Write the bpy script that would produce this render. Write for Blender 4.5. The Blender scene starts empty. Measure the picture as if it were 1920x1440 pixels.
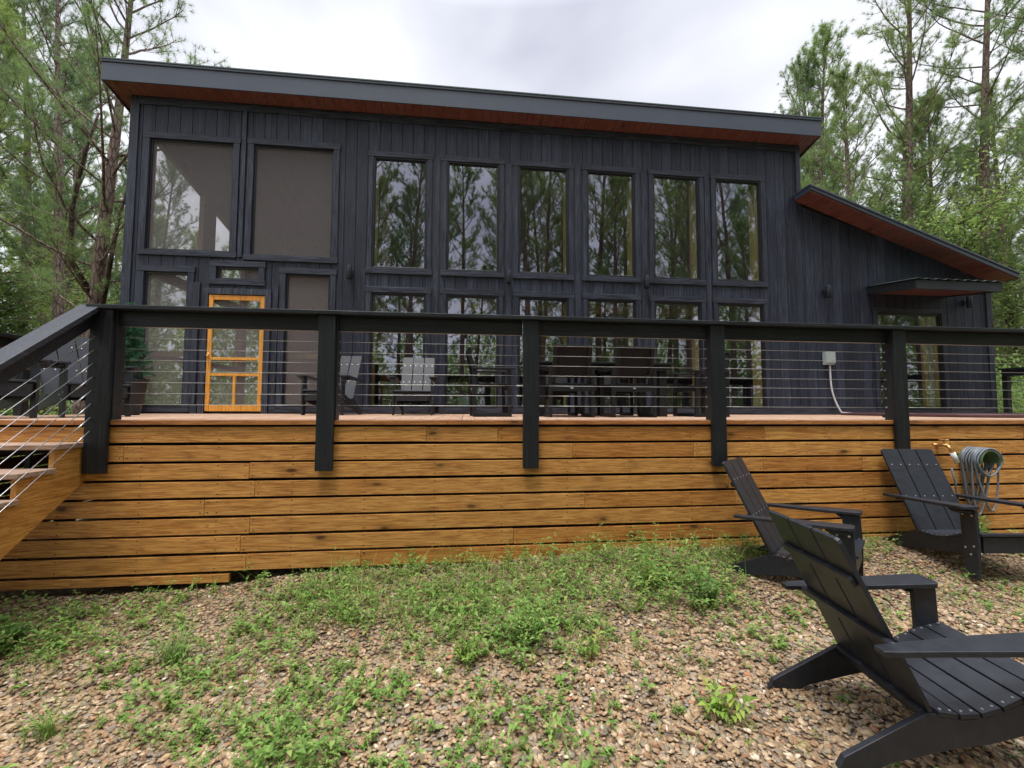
import bpy, bmesh, math, random
import numpy as np
from mathutils import Vector, Matrix
R = math.radians
SC = bpy.context.scene
COL = SC.collection
random.seed(7); rng = np.random.default_rng(7)

# ------------------------------------------------------------------ camera
YD, YH = 3.943, 7.787            # deck front plane, house front wall plane
def make_camera():
    yaw, pit, rol = R(-6.2246), R(3.1853), R(.1953)
    fw = Vector((-math.sin(yaw)*math.cos(pit), math.cos(yaw)*math.cos(pit), math.sin(pit)))
    r0 = Vector((math.cos(yaw), math.sin(yaw), 0)); u0 = r0.cross(fw)
    r = r0*math.cos(rol)+u0*math.sin(rol); u = -r0*math.sin(rol)+u0*math.cos(rol)
    cd = bpy.data.cameras.new('camera'); cd.sensor_width = 36; cd.lens = 15.0
    cd.clip_start = .05; cd.clip_end = 2000
    c = bpy.data.objects.new('camera', cd); COL.objects.link(c)
    m = Matrix((r, u, -fw)).transposed().to_4x4(); m.translation = Vector((0, 0, .118))
    c.matrix_world = m; SC.camera = c
make_camera()

# ------------------------------------------------------------------ world, sun, exposure
SUN_EL, SUN_AZ = R(74), R(215)     # azimuth measured from +y clockwise: high, behind the camera
SKX = 8.1
def make_world():
    w = bpy.data.worlds.new('World'); SC.world = w; w.use_nodes = True
    nt = w.node_tree; N = nt.nodes; L = nt.links; N.clear()
    out = N.new('ShaderNodeOutputWorld'); bg = N.new('ShaderNodeBackground')
    sky = N.new('ShaderNodeTexSky'); sky.sky_type = 'NISHITA'; sky.sun_disc = False
    sky.sun_elevation = SUN_EL; sky.sun_rotation = SUN_AZ
    tc = N.new('ShaderNodeTexCoord'); mp = N.new('ShaderNodeMapping')
    mp.inputs['Scale'].default_value = (1, 1, 1.7); mp.inputs['Location'].default_value = (SKX, 0.3, .2)
    n1 = N.new('ShaderNodeTexNoise'); n1.inputs['Scale'].default_value = 1.6; n1.inputs['Detail'].default_value = 4
    n1.inputs['Roughness'].default_value = .5; n1.inputs['Distortion'].default_value = .15
    rp = N.new('ShaderNodeValToRGB')
    e = rp.color_ramp.elements
    e[0].position = .34; e[0].color = (4.4, 4.55, 5.3, 1)
    e[1].position = .60; e[1].color = (7.7, 7.8, 8.3, 1)
    # overcast sky is brighter toward the zenith
    sp = N.new('ShaderNodeSeparateXYZ'); mr = N.new('ShaderNodeMapRange')
    mr.inputs['From Min'].default_value = .70; mr.inputs['From Max'].default_value = 1.0
    mr.inputs['To Min'].default_value = 1.0; mr.inputs['To Max'].default_value = 4.6
    vm = N.new('ShaderNodeVectorMath'); vm.operation = 'SCALE'
    mx = N.new('ShaderNodeMix'); mx.data_type = 'RGBA'; mx.inputs['Factor'].default_value = .93
    L.new(tc.outputs['Generated'], mp.inputs['Vector']); L.new(mp.outputs[0], n1.inputs['Vector'])
    L.new(n1.outputs['Fac'], rp.inputs['Fac']); L.new(tc.outputs['Generated'], sp.inputs[0]); L.new(sp.outputs['Z'], mr.inputs['Value'])
    L.new(rp.outputs['Color'], vm.inputs[0]); L.new(mr.outputs[0], vm.inputs['Scale'])
    L.new(sky.outputs[0], mx.inputs['A']); L.new(vm.outputs[0], mx.inputs['B'])
    L.new(mx.outputs['Result'], bg.inputs['Color']); bg.inputs['Strength'].default_value = .085
    L.new(bg.outputs[0], out.inputs['Surface'])
    s = bpy.data.lights.new('sun', 'SUN'); s.energy = 1.5; s.angle = R(14); s.color = (1, .96, .9)
    so = bpy.data.objects.new('sun', s); COL.objects.link(so)
    d = Vector((math.sin(SUN_AZ)*math.cos(SUN_EL), math.cos(SUN_AZ)*math.cos(SUN_EL), math.sin(SUN_EL)))
    so.rotation_euler = d.to_track_quat('Z', 'Y').to_euler()
make_world()
SC.view_settings.view_transform = 'Standard'; SC.view_settings.look = 'None'
SC.view_settings.exposure = .86; SC.view_settings.gamma = 1
SC.render.engine = 'CYCLES'
SC.cycles.transparent_max_bounces = 24

# ------------------------------------------------------------------ materials
def mat(name):
    m = bpy.data.materials.new(name); m.use_nodes = True
    nt = m.node_tree; b = nt.nodes['Principled BSDF']
    return m, nt, b
def nd(nt, t, **kw):
    n = nt.nodes.new(t)
    for k, v in kw.items():
        if k in n.inputs: n.inputs[k].default_value = v
        else: setattr(n, k, v)
    return n
def ramp(nt, stops, interp='LINEAR'):
    r = nt.nodes.new('ShaderNodeValToRGB'); cr = r.color_ramp; cr.interpolation = interp
    while len(cr.elements) > 1: cr.elements.remove(cr.elements[-1])
    cr.elements[0].position = stops[0][0]; cr.elements[0].color = (*stops[0][1], 1)
    for p, c in stops[1:]:
        e = cr.elements.new(p); e.color = (*c, 1)
    return r
def coords(nt, scale=(1, 1, 1), island=3.0, loc=(0, 0, 0)):
    """object coordinates, shifted per mesh island so that no two boards show the same grain"""
    tc = nt.nodes.new('ShaderNodeTexCoord'); mp = nd(nt, 'ShaderNodeMapping'); mp.inputs['Scale'].default_value = scale
    mp.inputs['Location'].default_value = loc
    if island:
        g = nt.nodes.new('ShaderNodeNewGeometry'); m = nd(nt, 'ShaderNodeMath', operation='MULTIPLY'); m.inputs[1].default_value = island*37.
        cb = nt.nodes.new('ShaderNodeCombineXYZ'); ad = nd(nt, 'ShaderNodeVectorMath', operation='ADD')
        nt.links.new(g.outputs['Random Per Island'], m.inputs[0])
        for i in range(3): nt.links.new(m.outputs[0], cb.inputs[i])
        nt.links.new(tc.outputs['Object'], mp.inputs['Vector'])
        nt.links.new(mp.outputs[0], ad.inputs[0]); nt.links.new(cb.outputs[0], ad.inputs[1])
        return ad.outputs[0], g.outputs['Random Per Island']
    nt.links.new(tc.outputs['Object'], mp.inputs['Vector'])
    return mp.outputs[0], None
def mixc(nt, a, b, f, mode='MIX'):
    m = nt.nodes.new('ShaderNodeMix'); m.data_type = 'RGBA'; m.blend_type = mode
    for s, v in ((m.inputs['A'], a), (m.inputs['B'], b), (m.inputs['Factor'], f)):
        if isinstance(v, bpy.types.NodeSocket): nt.links.new(v, s)
        elif isinstance(v, (int, float)): s.default_value = v
        else: s.default_value = (*v, 1)
    return m.outputs['Result']
def bump(nt, b, h, strength=.4, dist=.01):
    n = nd(nt, 'ShaderNodeBump', Strength=strength, Distance=dist)
    nt.links.new(h, n.inputs['Height']); nt.links.new(n.outputs[0], b.inputs['Normal'])

def wood(name, c1, c2, c3, axis=0, knots=True, rough=.55, tint=.25, fine=1.0, spec=.4):
    """planks with grain along the given axis, knots and a tone of their own per board"""
    m, nt, b = mat(name)
    st = [9, 9, 9]; st[axis] = .55
    v, isl = coords(nt, tuple(st))
    n = nd(nt, 'ShaderNodeTexNoise', Scale=2.2*fine, Detail=6, Roughness=.62, Distortion=1.1)
    nt.links.new(v, n.inputs['Vector'])
    wv = nd(nt, 'ShaderNodeTexNoise', Scale=9*fine, Detail=3, Roughness=.6, Distortion=.4); nt.links.new(v, wv.inputs['Vector'])
    r = ramp(nt, [(.28, c2), (.42, c1), (.50, c3), (.535, c1), (.56, c2), (.60, c3), (.72, c1)]); nt.links.new(n.outputs['Fac'], r.inputs[0])
    col = mixc(nt, r.outputs[0], tuple(x*.62 for x in c1), wv.outputs['Fac'], 'MIX')
    r2 = ramp(nt, [(.42, (0, 0, 0)), (.75, (1, 1, 1))]); nt.links.new(wv.outputs['Fac'], r2.inputs[0])
    col = mixc(nt, r.outputs[0], tuple(x*.6 for x in c2), r2.outputs[0])
    # board tone
    tr = ramp(nt, [(0, (1-tint*.6, 1-tint*1.15, 1-tint*1.5)), (.2, (1, .97, .93)), (.45, (1+tint*.3, 1+tint*.35, 1+tint*.3)), (.7, (1, 1, 1)), (.85, (1-tint*.3, .9-tint*.3, .8-tint*.3)), (1, (1.0+tint*.2, 1.+tint*.15, 1))])
    nt.links.new(isl, tr.inputs[0]); col = mixc(nt, col, tr.outputs[0], 1.0, 'MULTIPLY')
    if knots:
        st2 = [6.5, 6.5, 6.5]; st2[axis] = 2.6
        v2, _ = coords(nt, tuple(st2), 5.)
        vo = nd(nt, 'ShaderNodeTexVoronoi', Scale=1.0); vo.inputs['Randomness'].default_value = 1
        dn = nd(nt, 'ShaderNodeTexNoise', Scale=5.0, Detail=2); nt.links.new(v2, dn.inputs['Vector'])
        dist = mixc(nt, v2, dn.outputs['Color'], .06); nt.links.new(dist, vo.inputs['Vector'])
        kr = ramp(nt, [(0, (.95, .95, .95)), (.085, (.85, .85, .85)), (.12, (.45, .45, .45)), (.16, (.30, .30, .30)), (.26, (.10, .10, .10)), (.38, (0, 0, 0))]); nt.links.new(vo.outputs['Distance'], kr.inputs[0])
        sel = nd(nt, 'ShaderNodeMath', operation='GREATER_THAN'); sel.inputs[1].default_value = .35
        sx = nt.nodes.new('ShaderNodeSeparateColor'); nt.links.new(vo.outputs['Color'], sx.inputs[0]); nt.links.new(sx.outputs[0], sel.inputs[0])
        mm = nd(nt, 'ShaderNodeMath', operation='MULTIPLY'); nt.links.new(kr.outputs[0], mm.inputs[0]); nt.links.new(sel.outputs[0], mm.inputs[1])
        col = mixc(nt, col, (.055, .018, .007), mm.outputs[0])
    nt.links.new(col, b.inputs['Base Color']); b.inputs['Roughness'].default_value = rough
    b.inputs['Specular IOR Level'].default_value = spec
    bump(nt, b, wv.outputs['Fac'], .25, .004)
    return m

def black_wood(name, c=(.014, .0172, .028), hi=(.055, .063, .098), axis=2, amount=.5, rough=.5):
    m, nt, b = mat(name)
    st = [22, 22, 22]; st[axis] = 1.0
    v, isl = coords(nt, tuple(st), 4.)
    n = nd(nt, 'ShaderNodeTexNoise', Scale=1.6, Detail=7, Roughness=.68, Distortion=1.6); nt.links.new(v, n.inputs['Vector'])
    r = ramp(nt, [(.40, c), (.53, tuple(a+(h-a)*.35*amount*2 for a, h in zip(c, hi))), (.66, hi), (.8, c)]); nt.links.new(n.outputs['Fac'], r.inputs[0])
    v3, _ = coords(nt, (.8, .8, .5), 0); n3 = nd(nt, 'ShaderNodeTexNoise', Scale=1.3, Detail=4); nt.links.new(v3, n3.inputs['Vector'])
    r3 = ramp(nt, [(.35, (.85, .85, .86)), (.65, (1.15, 1.15, 1.15))]); nt.links.new(n3.outputs['Fac'], r3.inputs[0])
    col = mixc(nt, r.outputs[0], r3.outputs[0], 1., 'MULTIPLY')
    tr = ramp(nt, [(0, (.7, .7, .72)), (1, (1.25, 1.25, 1.25))]); nt.links.new(isl, tr.inputs[0])
    col = mixc(nt, col, tr.outputs[0], 1., 'MULTIPLY')
    nt.links.new(col, b.inputs['Base Color']); b.inputs['Roughness'].default_value = rough
    b.inputs['Specular IOR Level'].default_value = .35
    bump(nt, b, n.outputs['Fac'], .55, .006)
    return m

def plain(name, c, rough=.5, metal=0., spec=.5, noise=.12, nscale=14., bmp=.05):
    m, nt, b = mat(name)
    v, isl = coords(nt, (1, 1, 1), 1.)
    n = nd(nt, 'ShaderNodeTexNoise', Scale=nscale, Detail=5, Roughness=.6); nt.links.new(v, n.inputs['Vector'])
    r = ramp(nt, [(.3, tuple(x*(1-noise) for x in c)), (.7, tuple(min(1, x*(1+noise)) for x in c))]); nt.links.new(n.outputs['Fac'], r.inputs[0])
    nt.links.new(r.outputs[0], b.inputs['Base Color'])
    b.inputs['Roughness'].default_value = rough; b.inputs['Metallic'].default_value = metal
    b.inputs['Specular IOR Level'].default_value = spec
    if bmp: bump(nt, b, n.outputs['Fac'], bmp, .004)
    return m

def foliage(name, stops, trans=.35, rough=.55, spec=.25):
    m, nt, b = mat(name)
    g = nt.nodes.new('ShaderNodeNewGeometry'); oi = nt.nodes.new('ShaderNodeObjectInfo')
    r = ramp(nt, stops); nt.links.new(g.outputs['Random Per Island'], r.inputs[0])
    r2 = ramp(nt, [(0, (.72, .78, .8)), (.5, (1, 1, 1)), (1, (1.3, 1.2, .9))]); nt.links.new(oi.outputs['Random'], r2.inputs[0])
    col = mixc(nt, r.outputs[0], r2.outputs[0], 1., 'MULTIPLY')
    nt.links.new(col, b.inputs['Base Color']); b.inputs['Roughness'].default_value = rough; b.inputs['Specular IOR Level'].default_value = spec
    t = nt.nodes.new('ShaderNodeBsdfTranslucent'); nt.links.new(col, t.inputs['Color'])
    ms = nt.nodes.new('ShaderNodeMixShader'); ms.inputs[0].default_value = trans
    out = nt.nodes['Material Output']
    nt.links.new(b.outputs[0], ms.inputs[1]); nt.links.new(t.outputs[0], ms.inputs[2]); nt.links.new(ms.outputs[0], out.inputs[0])
    return m

M = {}
M['skirt'] = wood('stained_pine', (.56, .268, .070), (.42, .160, .038), (.66, .345, .105), 0, True, .42, .42)
M['rim'] = wood('deck_edge_pine', (.42, .17, .05), (.32, .11, .03), (.50, .22, .07), 0, True, .5, .2)
M['decking'] = wood('weathered_decking', (.46, .30, .20), (.34, .20, .13), (.55, .38, .27), 1, False, .7, .15)
M['tread'] = wood('stair_tread_wood', (.36, .24, .17), (.26, .16, .11), (.46, .32, .24), 0, False, .7, .15)
M['stringer'] = wood('stringer_pine', (.50, .24, .055), (.38, .15, .03), (.58, .30, .08), 1, True, .45, .1)
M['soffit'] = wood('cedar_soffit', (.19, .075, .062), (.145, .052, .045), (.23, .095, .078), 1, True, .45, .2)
M['porchwood'] = wood('porch_ceiling_wood', (.36, .21, .15), (.28, .15, .10), (.42, .26, .18), 1, True, .6, .1)
M['jamb'] = wood('pine_jamb', (.82, .66, .26), (.7, .52, .18), (.85, .7, .3), 2, True, .5, .05)
M['doorwood'] = wood('orange_door_pine', (.80, .37, .06), (.68, .28, .04), (.85, .43, .09), 2, False, .4, .05)
M['interior'] = wood('interior_pine', (.30, .16, .06), (.22, .11, .04), (.36, .2, .08), 2, True, .6, .1)
M['siding'] = black_wood('black_stained_siding', axis=2)
M['trim'] = black_wood('black_stained_trim', (.011, .013, .020), (.075, .084, .118), 2, .7, .45)
M['trimh'] = black_wood('black_stained_trim_across', (.011, .013, .020), (.075, .084, .118), 0, .7, .45)
M['rail'] = black_wood('black_rail_paint', (.013, .0145, .017), (.030, .033, .038), 2, .3, .42)
M['railh'] = black_wood('black_rail_paint_across', (.013, .0145, .017), (.034, .037, .043), 0, .3, .42)
M['railcap'] = black_wood('black_handrail_paint', (.028, .031, .038), (.06, .064, .074), 1, .4, .4)
M['fascia'] = plain('dark_metal_fascia', (.055, .067, .094), .33, .0, .6, .08, 3, 0)
M['roof'] = plain('roof_metal', (.10, .13, .12), .35, .5, .5, .1, 5, 0)
M['frame'] = plain('black_window_vinyl', (.012, .013, .017), .35)
M['poly'] = None
M['steel'] = plain('stainless_cable', (.62, .62, .60), .3, .85, .5, .05)
M['bolt'] = plain('steel_screw', (.75, .75, .74), .3, .8, .5, .05)
M['brass'] = plain('brass', (.62, .36, .14), .35, .8)
M['greybox'] = plain('grey_enclosure', (.36, .42, .42), .45)
M['conduit'] = plain('grey_conduit', (.55, .55, .58), .45)
M['cover'] = plain('maroon_vinyl_cover', (.085, .038, .042), .5)
M['hose'] = plain('grey_hose', (.16, .185, .21), .38, 0, .5, .1, 30)
M['reel'] = plain('dark_green_reel', (.10, .16, .08), .5)
M['mint'] = plain('mint_pot', (.36, .62, .50), .45)
M['blackpot'] = plain('black_pot', (.013, .014, .017), .5)
M['sling'] = plain('dark_sling_fabric', (.010, .010, .011), .75, 0, .3, .2, 80)
M['white'] = plain('white_plastic', (.75, .76, .76), .4)
M['pale'] = plain('pale_green_paint', (.62, .68, .60), .5)
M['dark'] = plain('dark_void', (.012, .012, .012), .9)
M['intwall'] = plain('interior_wall', (.10, .085, .07), .8)
M['soil'] = plain('soil', (.10, .07, .05), .9, 0, .2, .4, 20)
M['dining'] = plain('black_dining_frame', (.009, .010, .012), .5, 0, .35)
M['lamp'] = plain('black_lamp_metal', (.022, .024, .03), .35, .3, .5)
def poly_mat():
    m, nt, b = mat('charcoal_poly_lumber')
    v, isl = coords(nt, (14, 14, 14), 3.)
    n = nd(nt, 'ShaderNodeTexNoise', Scale=1.4, Detail=3, Distortion=.4); nt.links.new(v, n.inputs['Vector'])
    wv = nd(nt, 'ShaderNodeTexWave', Scale=2.2, Distortion=14., Detail=3); wv.inputs['Detail Scale'].default_value = .6
    v2, _ = coords(nt, (18, 2.2, 6), 3.); nt.links.new(v2, wv.inputs['Vector'])
    r = ramp(nt, [(.3, (.014, .0158, .0205)), (.7, (.023, .026, .033))]); nt.links.new(n.outputs['Fac'], r.inputs[0])
    nt.links.new(r.outputs[0], b.inputs['Base Color']); b.inputs['Roughness'].default_value = .42; b.inputs['Specular IOR Level'].default_value = .38
    bump(nt, b, wv.outputs['Fac'], .16, .002)
    return m
M['poly'] = poly_mat()
def glass_mat(name, refl=.5, tint=(.64, .65, .74)):
    m, nt, b = mat(name); nt.nodes.remove(b)
    gl = nd(nt, 'ShaderNodeBsdfGlossy', Roughness=.0); gl.inputs['Color'].default_value = (*tint, 1)
    tr = nt.nodes.new('ShaderNodeBsdfTransparent'); tr.inputs['Color'].default_value = (.90, .90, .90, 1)
    fr = nd(nt, 'ShaderNodeFresnel', IOR=1.5)
    mr = nd(nt, 'ShaderNodeMapRange'); mr.inputs['From Min'].default_value = 0; mr.inputs['From Max'].default_value = 1; mr.inputs['To Min'].default_value = refl; mr.inputs['To Max'].default_value = 1
    nt.links.new(fr.outputs[0], mr.inputs['Value'])
    tc = nt.nodes.new('ShaderNodeTexCoord'); n = nd(nt, 'ShaderNodeTexNoise', Scale=1.1, Detail=1); nt.links.new(tc.outputs['Object'], n.inputs['Vector'])
    bp = nd(nt, 'ShaderNodeBump', Strength=.05, Distance=.03); nt.links.new(n.outputs['Fac'], bp.inputs['Height']); nt.links.new(bp.outputs[0], gl.inputs['Normal'])
    # the pane is a thin box: the coating is on its outer faces, the way out through the far face is clear
    ge = nt.nodes.new('ShaderNodeNewGeometry'); iv = nd(nt, 'ShaderNodeMath', operation='SUBTRACT'); iv.inputs[0].default_value = 1; nt.links.new(ge.outputs['Backfacing'], iv.inputs[1])
    pr = nd(nt, 'ShaderNodeMath', operation='MULTIPLY'); nt.links.new(iv.outputs[0], pr.inputs[0]); nt.links.new(mr.outputs[0], pr.inputs[1])
    ms = nt.nodes.new('ShaderNodeMixShader'); nt.links.new(pr.outputs[0], ms.inputs[0]); nt.links.new(tr.outputs[0], ms.inputs[1]); nt.links.new(gl.outputs[0], ms.inputs[2])
    nt.links.new(ms.outputs[0], nt.nodes['Material Output'].inputs[0])
    return m
M['glass'] = glass_mat('coated_window_glass', .37)
def screen_mat():
    m, nt, b = mat('insect_screen')
    b.inputs['Base Color'].default_value = (.15, .138, .14, 1); b.inputs['Roughness'].default_value = .8
    tr = nt.nodes.new('ShaderNodeBsdfTransparent')
    tc = nt.nodes.new('ShaderNodeTexCoord'); n = nd(nt, 'ShaderNodeTexNoise', Scale=3., Detail=3); nt.links.new(tc.outputs['Object'], n.inputs['Vector'])
    mr = nd(nt, 'ShaderNodeMapRange'); mr.inputs['To Min'].default_value = .36; mr.inputs['To Max'].default_value = .50; nt.links.new(n.outputs['Fac'], mr.inputs['Value'])
    ms = nt.nodes.new('ShaderNodeMixShader'); nt.links.new(mr.outputs[0], ms.inputs[0]); nt.links.new(tr.outputs[0], ms.inputs[1]); nt.links.new(b.outputs[0], ms.inputs[2])
    nt.links.new(ms.outputs[0], nt.nodes['Material Output'].inputs[0])
    return m
M['screen'] = screen_mat()
def bark(name, c1, c2, c3):
    m, nt, b = mat(name)
    v, _ = coords(nt, (9, 9, 2.6), 0)
    vo = nd(nt, 'ShaderNodeTexVoronoi', Scale=1.5, feature='DISTANCE_TO_EDGE'); nt.links.new(v, vo.inputs['Vector'])
    n = nd(nt, 'ShaderNodeTexNoise', Scale=2.5, Detail=6, Roughness=.7); nt.links.new(v, n.inputs['Vector'])
    r = ramp(nt, [(.3, c1), (.5, c2), (.7, c3)]); nt.links.new(n.outputs['Fac'], r.inputs[0])
    r2 = ramp(nt, [(0, (.35, .33, .33)), (.12, (1, 1, 1))]); nt.links.new(vo.outputs['Distance'], r2.inputs[0])
    col = mixc(nt, r.outputs[0], r2.outputs[0], 1., 'MULTIPLY'); nt.links.new(col, b.inputs['Base Color']); b.inputs['Roughness'].default_value = .9
    b.inputs['Specular IOR Level'].default_value = .15
    bump(nt, b, r2.outputs[0], .8, .02); return m
M['bark'] = bark('pine_bark', (.15, .105, .085), (.25, .18, .15), (.34, .28, .24))
M['darkbark'] = bark('dark_limb_bark', (.05, .035, .03), (.09, .06, .05), (.13, .10, .085))
M['needle'] = foliage('pine_needles', [(0, (.15, .23, .10)), (.4, (.21, .31, .13)), (.75, (.28, .38, .16)), (1, (.36, .40, .20))], .5)
M['needle2'] = foliage('pine_needles_fresh', [(0, (.18, .28, .09)), (.5, (.27, .38, .13)), (1, (.38, .46, .19))], .5)
M['fir'] = foliage('fir_needles', [(0, (.03, .10, .07)), (.6, (.05, .16, .11)), (1, (.09, .24, .16))], .25)
M['leaf'] = foliage('broad_leaves', [(0, (.12, .20, .06)), (.5, (.20, .31, .095)), (1, (.33, .42, .15))], .5)
M['weed'] = foliage('weed_leaves', [(0, (.12, .21, .045)), (.35, (.18, .32, .07)), (.7, (.26, .42, .10)), (.88, (.36, .46, .14)), (.95, (.38, .32, .13)), (1, (.26, .15, .07))], .45)
M['grass'] = foliage('grass_blades', [(0, (.12, .22, .045)), (.6, (.22, .38, .08)), (1, (.40, .42, .17))], .4)
M['straw'] = foliage('pine_straw', [(0, (.13, .065, .035)), (.5, (.24, .135, .07)), (1, (.34, .22, .12))], .1)
M['stem'] = plain('plant_stem', (.12, .14, .05), .7)
M['driftwood'] = wood('weathered_chip', (.36, .24, .14), (.26, .16, .09), (.45, .32, .2), 0, False, .8, .1)
def pebble_mat():
    m, nt, b = mat('river_pebbles')
    g = nt.nodes.new('ShaderNodeNewGeometry')
    r = ramp(nt, [(0, (.30, .225, .145)), (.14, (.40, .30, .19)), (.26, (.26, .225, .17)), (.36, (.46, .37, .26)), (.47, (.31, .205, .125)), (.56, (.22, .20, .175)), (.64, (.37, .285, .19)),
                  (.74, (.50, .42, .32)), (.80, (.27, .25, .22)), (.86, (.34, .26, .18)), (.92, (.40, .22, .13)), (.94, (.33, .28, .22)), (.975, (.62, .57, .49))], 'CONSTANT')
    nt.links.new(g.outputs['Random Per Island'], r.inputs[0])
    v, _ = coords(nt, (1, 1, 1), 9.); n = nd(nt, 'ShaderNodeTexNoise', Scale=60, Detail=4, Roughness=.6); nt.links.new(v, n.inputs['Vector'])
    r2 = ramp(nt, [(.3, (.66, .59, .51)), (.7, (1.18, 1.06, .92))]); nt.links.new(n.outputs['Fac'], r2.inputs[0])
    col = mixc(nt, r.outputs[0], r2.outputs[0], 1., 'MULTIPLY'); nt.links.new(col, b.inputs['Base Color']); b.inputs['Roughness'].default_value = .6
    b.inputs['Specular IOR Level'].default_value = .35
    return m
M['pebble'] = pebble_mat()
def ground_mat():
    m, nt, b = mat('gravelly_soil')
    v, _ = coords(nt, (1, 1, 1), 0)
    vo = nd(nt, 'ShaderNodeTexVoronoi', Scale=34.); nt.links.new(v, vo.inputs['Vector'])
    sx = nt.nodes.new('ShaderNodeSeparateColor'); nt.links.new(vo.outputs['Color'], sx.inputs[0])
    r = ramp(nt, [(0, (.20, .14, .09)), (.3, (.30, .22, .14)), (.5, (.16, .14, .12)), (.7, (.34, .25, .16)), (1, (.42, .36, .28))]); nt.links.new(sx.outputs[0], r.inputs[0])
    r3 = ramp(nt, [(.0, (1, 1, 1)), (.55, (.75, .72, .7)), (.8, (.3, .27, .25))]); nt.links.new(vo.outputs['Distance'], r3.inputs[0])
    col = mixc(nt, r.outputs[0], r3.outputs[0], 1., 'MULTIPLY')
    n = nd(nt, 'ShaderNodeTexNoise', Scale=.35, Detail=5, Roughness=.6); nt.links.new(v, n.inputs['Vector'])
    # away from the gravel pad the forest floor: straw, soil and low green
    sp = nt.nodes.new('ShaderNodeSeparateXYZ'); nt.links.new(v, sp.inputs[0])
    ln = nt.nodes.new('ShaderNodeVectorMath'); ln.operation = 'LENGTH'; of = nd(nt, 'ShaderNodeVectorMath', operation='SUBTRACT'); of.inputs[1].default_value = (1.0, 2.6, 0)
    nt.links.new(v, of.inputs[0]); nt.links.new(of.outputs[0], ln.inputs[0])
    gt = nd(nt, 'ShaderNodeMapRange'); gt.inputs['From Min'].default_value = 7.0; gt.inputs['From Max'].default_value = 9.0; nt.links.new(ln.outputs['Value'], gt.inputs['Value'])
    fr = ramp(nt, [(.35, (.05, .09, .025)), (.5, (.10, .07, .04)), (.65, (.07, .13, .035))]); nt.links.new(n.outputs['Fac'], fr.inputs[0])
    col = mixc(nt, col, fr.outputs[0], gt.outputs[0])
    nt.links.new(col, b.inputs['Base Color']); b.inputs['Roughness'].default_value = .9; b.inputs['Specular IOR Level'].default_value = .2
    bump(nt, b, vo.outputs['Distance'], .6, .02)
    return m
M['ground'] = ground_mat()

# ------------------------------------------------------------------ mesh helpers
class MB:
    def __init__(s): s.v = []; s.f = []
    def add(s, vs, fs, m=None):
        n = len(s.v); s.v += [tuple(m @ Vector(p)) if m else tuple(p) for p in vs]; s.f += [tuple(i+n for i in f) for f in fs]; return s
    def box(s, x0, x1, y0, y1, z0, z1, m=None):
        return s.add([(x0,y0,z0),(x1,y0,z0),(x1,y1,z0),(x0,y1,z0),(x0,y0,z1),(x1,y0,z1),(x1,y1,z1),(x0,y1,z1)],
                     [(0,3,2,1),(4,5,6,7),(0,1,5,4),(1,2,6,5),(2,3,7,6),(3,0,4,7)], m)
    def wedge(s, x0, x1, y0, y1, z0a, z0b, z1a, z1b):
        """box whose bottom and top heights change from x0 (a) to x1 (b)"""
        return s.add([(x0,y0,z0a),(x1,y0,z0b),(x1,y1,z0b),(x0,y1,z0a),(x0,y0,z1a),(x1,y0,z1b),(x1,y1,z1b),(x0,y1,z1a)],
                     [(0,3,2,1),(4,5,6,7),(0,1,5,4),(1,2,6,5),(2,3,7,6),(3,0,4,7)])
    def prism(s, pts, o, ax, ay, az, t, m=None):
        """polygon pts in the plane (ax, ay) at o, thickness t along az"""
        o, ax, ay, az = map(Vector, (o, ax, ay, az)); n = len(pts)
        vs = [o+ax*a+ay*b for a, b in pts]+[o+ax*a+ay*b+az*t for a, b in pts]
        return s.add(vs, [tuple(range(n-1, -1, -1)), tuple(range(n, 2*n))]+[(i, (i+1) % n, (i+1) % n+n, i+n) for i in range(n)], m)
    def tube(s, path, rad, seg=8, cap=True, m=None):
        path = [Vector(p) for p in path]; n = len(path)
        rad = [rad]*n if isinstance(rad, (int, float)) else rad
        vs = []; ref = None
        for i, p in enumerate(path):
            d = (path[min(i+1, n-1)]-path[max(i-1, 0)])
            d = d.normalized() if d.length > 1e-9 else Vector((0, 0, 1))
            if ref is None: ref = Vector((0, 0, 1)) if abs(d.z) < .9 else Vector((1, 0, 0))
            a = (ref-d*ref.dot(d)); a = a.normalized() if a.length > 1e-6 else d.orthogonal().normalized(); ref = a; b = d.cross(a)
            for k in range(seg):
                t = 2*math.pi*k/seg; vs.append(p+(a*math.cos(t)+b*math.sin(t))*rad[i])
        fs = [(i*seg+k, i*seg+(k+1) % seg, (i+1)*seg+(k+1) % seg, (i+1)*seg+k) for i in range(n-1) for k in range(seg)]
        if cap: fs += [tuple(range(seg-1, -1, -1)), tuple(range((n-1)*seg, n*seg))]
        return s.add(vs, fs, m)
    def lathe(s, prof, c=(0, 0, 0), seg=24, m=None, cap=True):
        vs = [(c[0]+r*math.cos(2*math.pi*k/seg), c[1]+r*math.sin(2*math.pi*k/seg), c[2]+z) for r, z in prof for k in range(seg)]
        n = len(prof)
        fs = [(i*seg+k, i*seg+(k+1) % seg, (i+1)*seg+(k+1) % seg, (i+1)*seg+k) for i in range(n-1) for k in range(seg)]
        if cap: fs += [tuple(range(seg-1, -1, -1)), tuple(range((n-1)*seg, n*seg))]
        return s.add(vs, fs, m)
    def build(s, name, material, parent=None, bevel=0, smooth=False):
        me = bpy.data.meshes.new(name); me.from_pydata(s.v, [], s.f); me.update()
        return link(name, me, material, parent, bevel, smooth)
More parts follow.
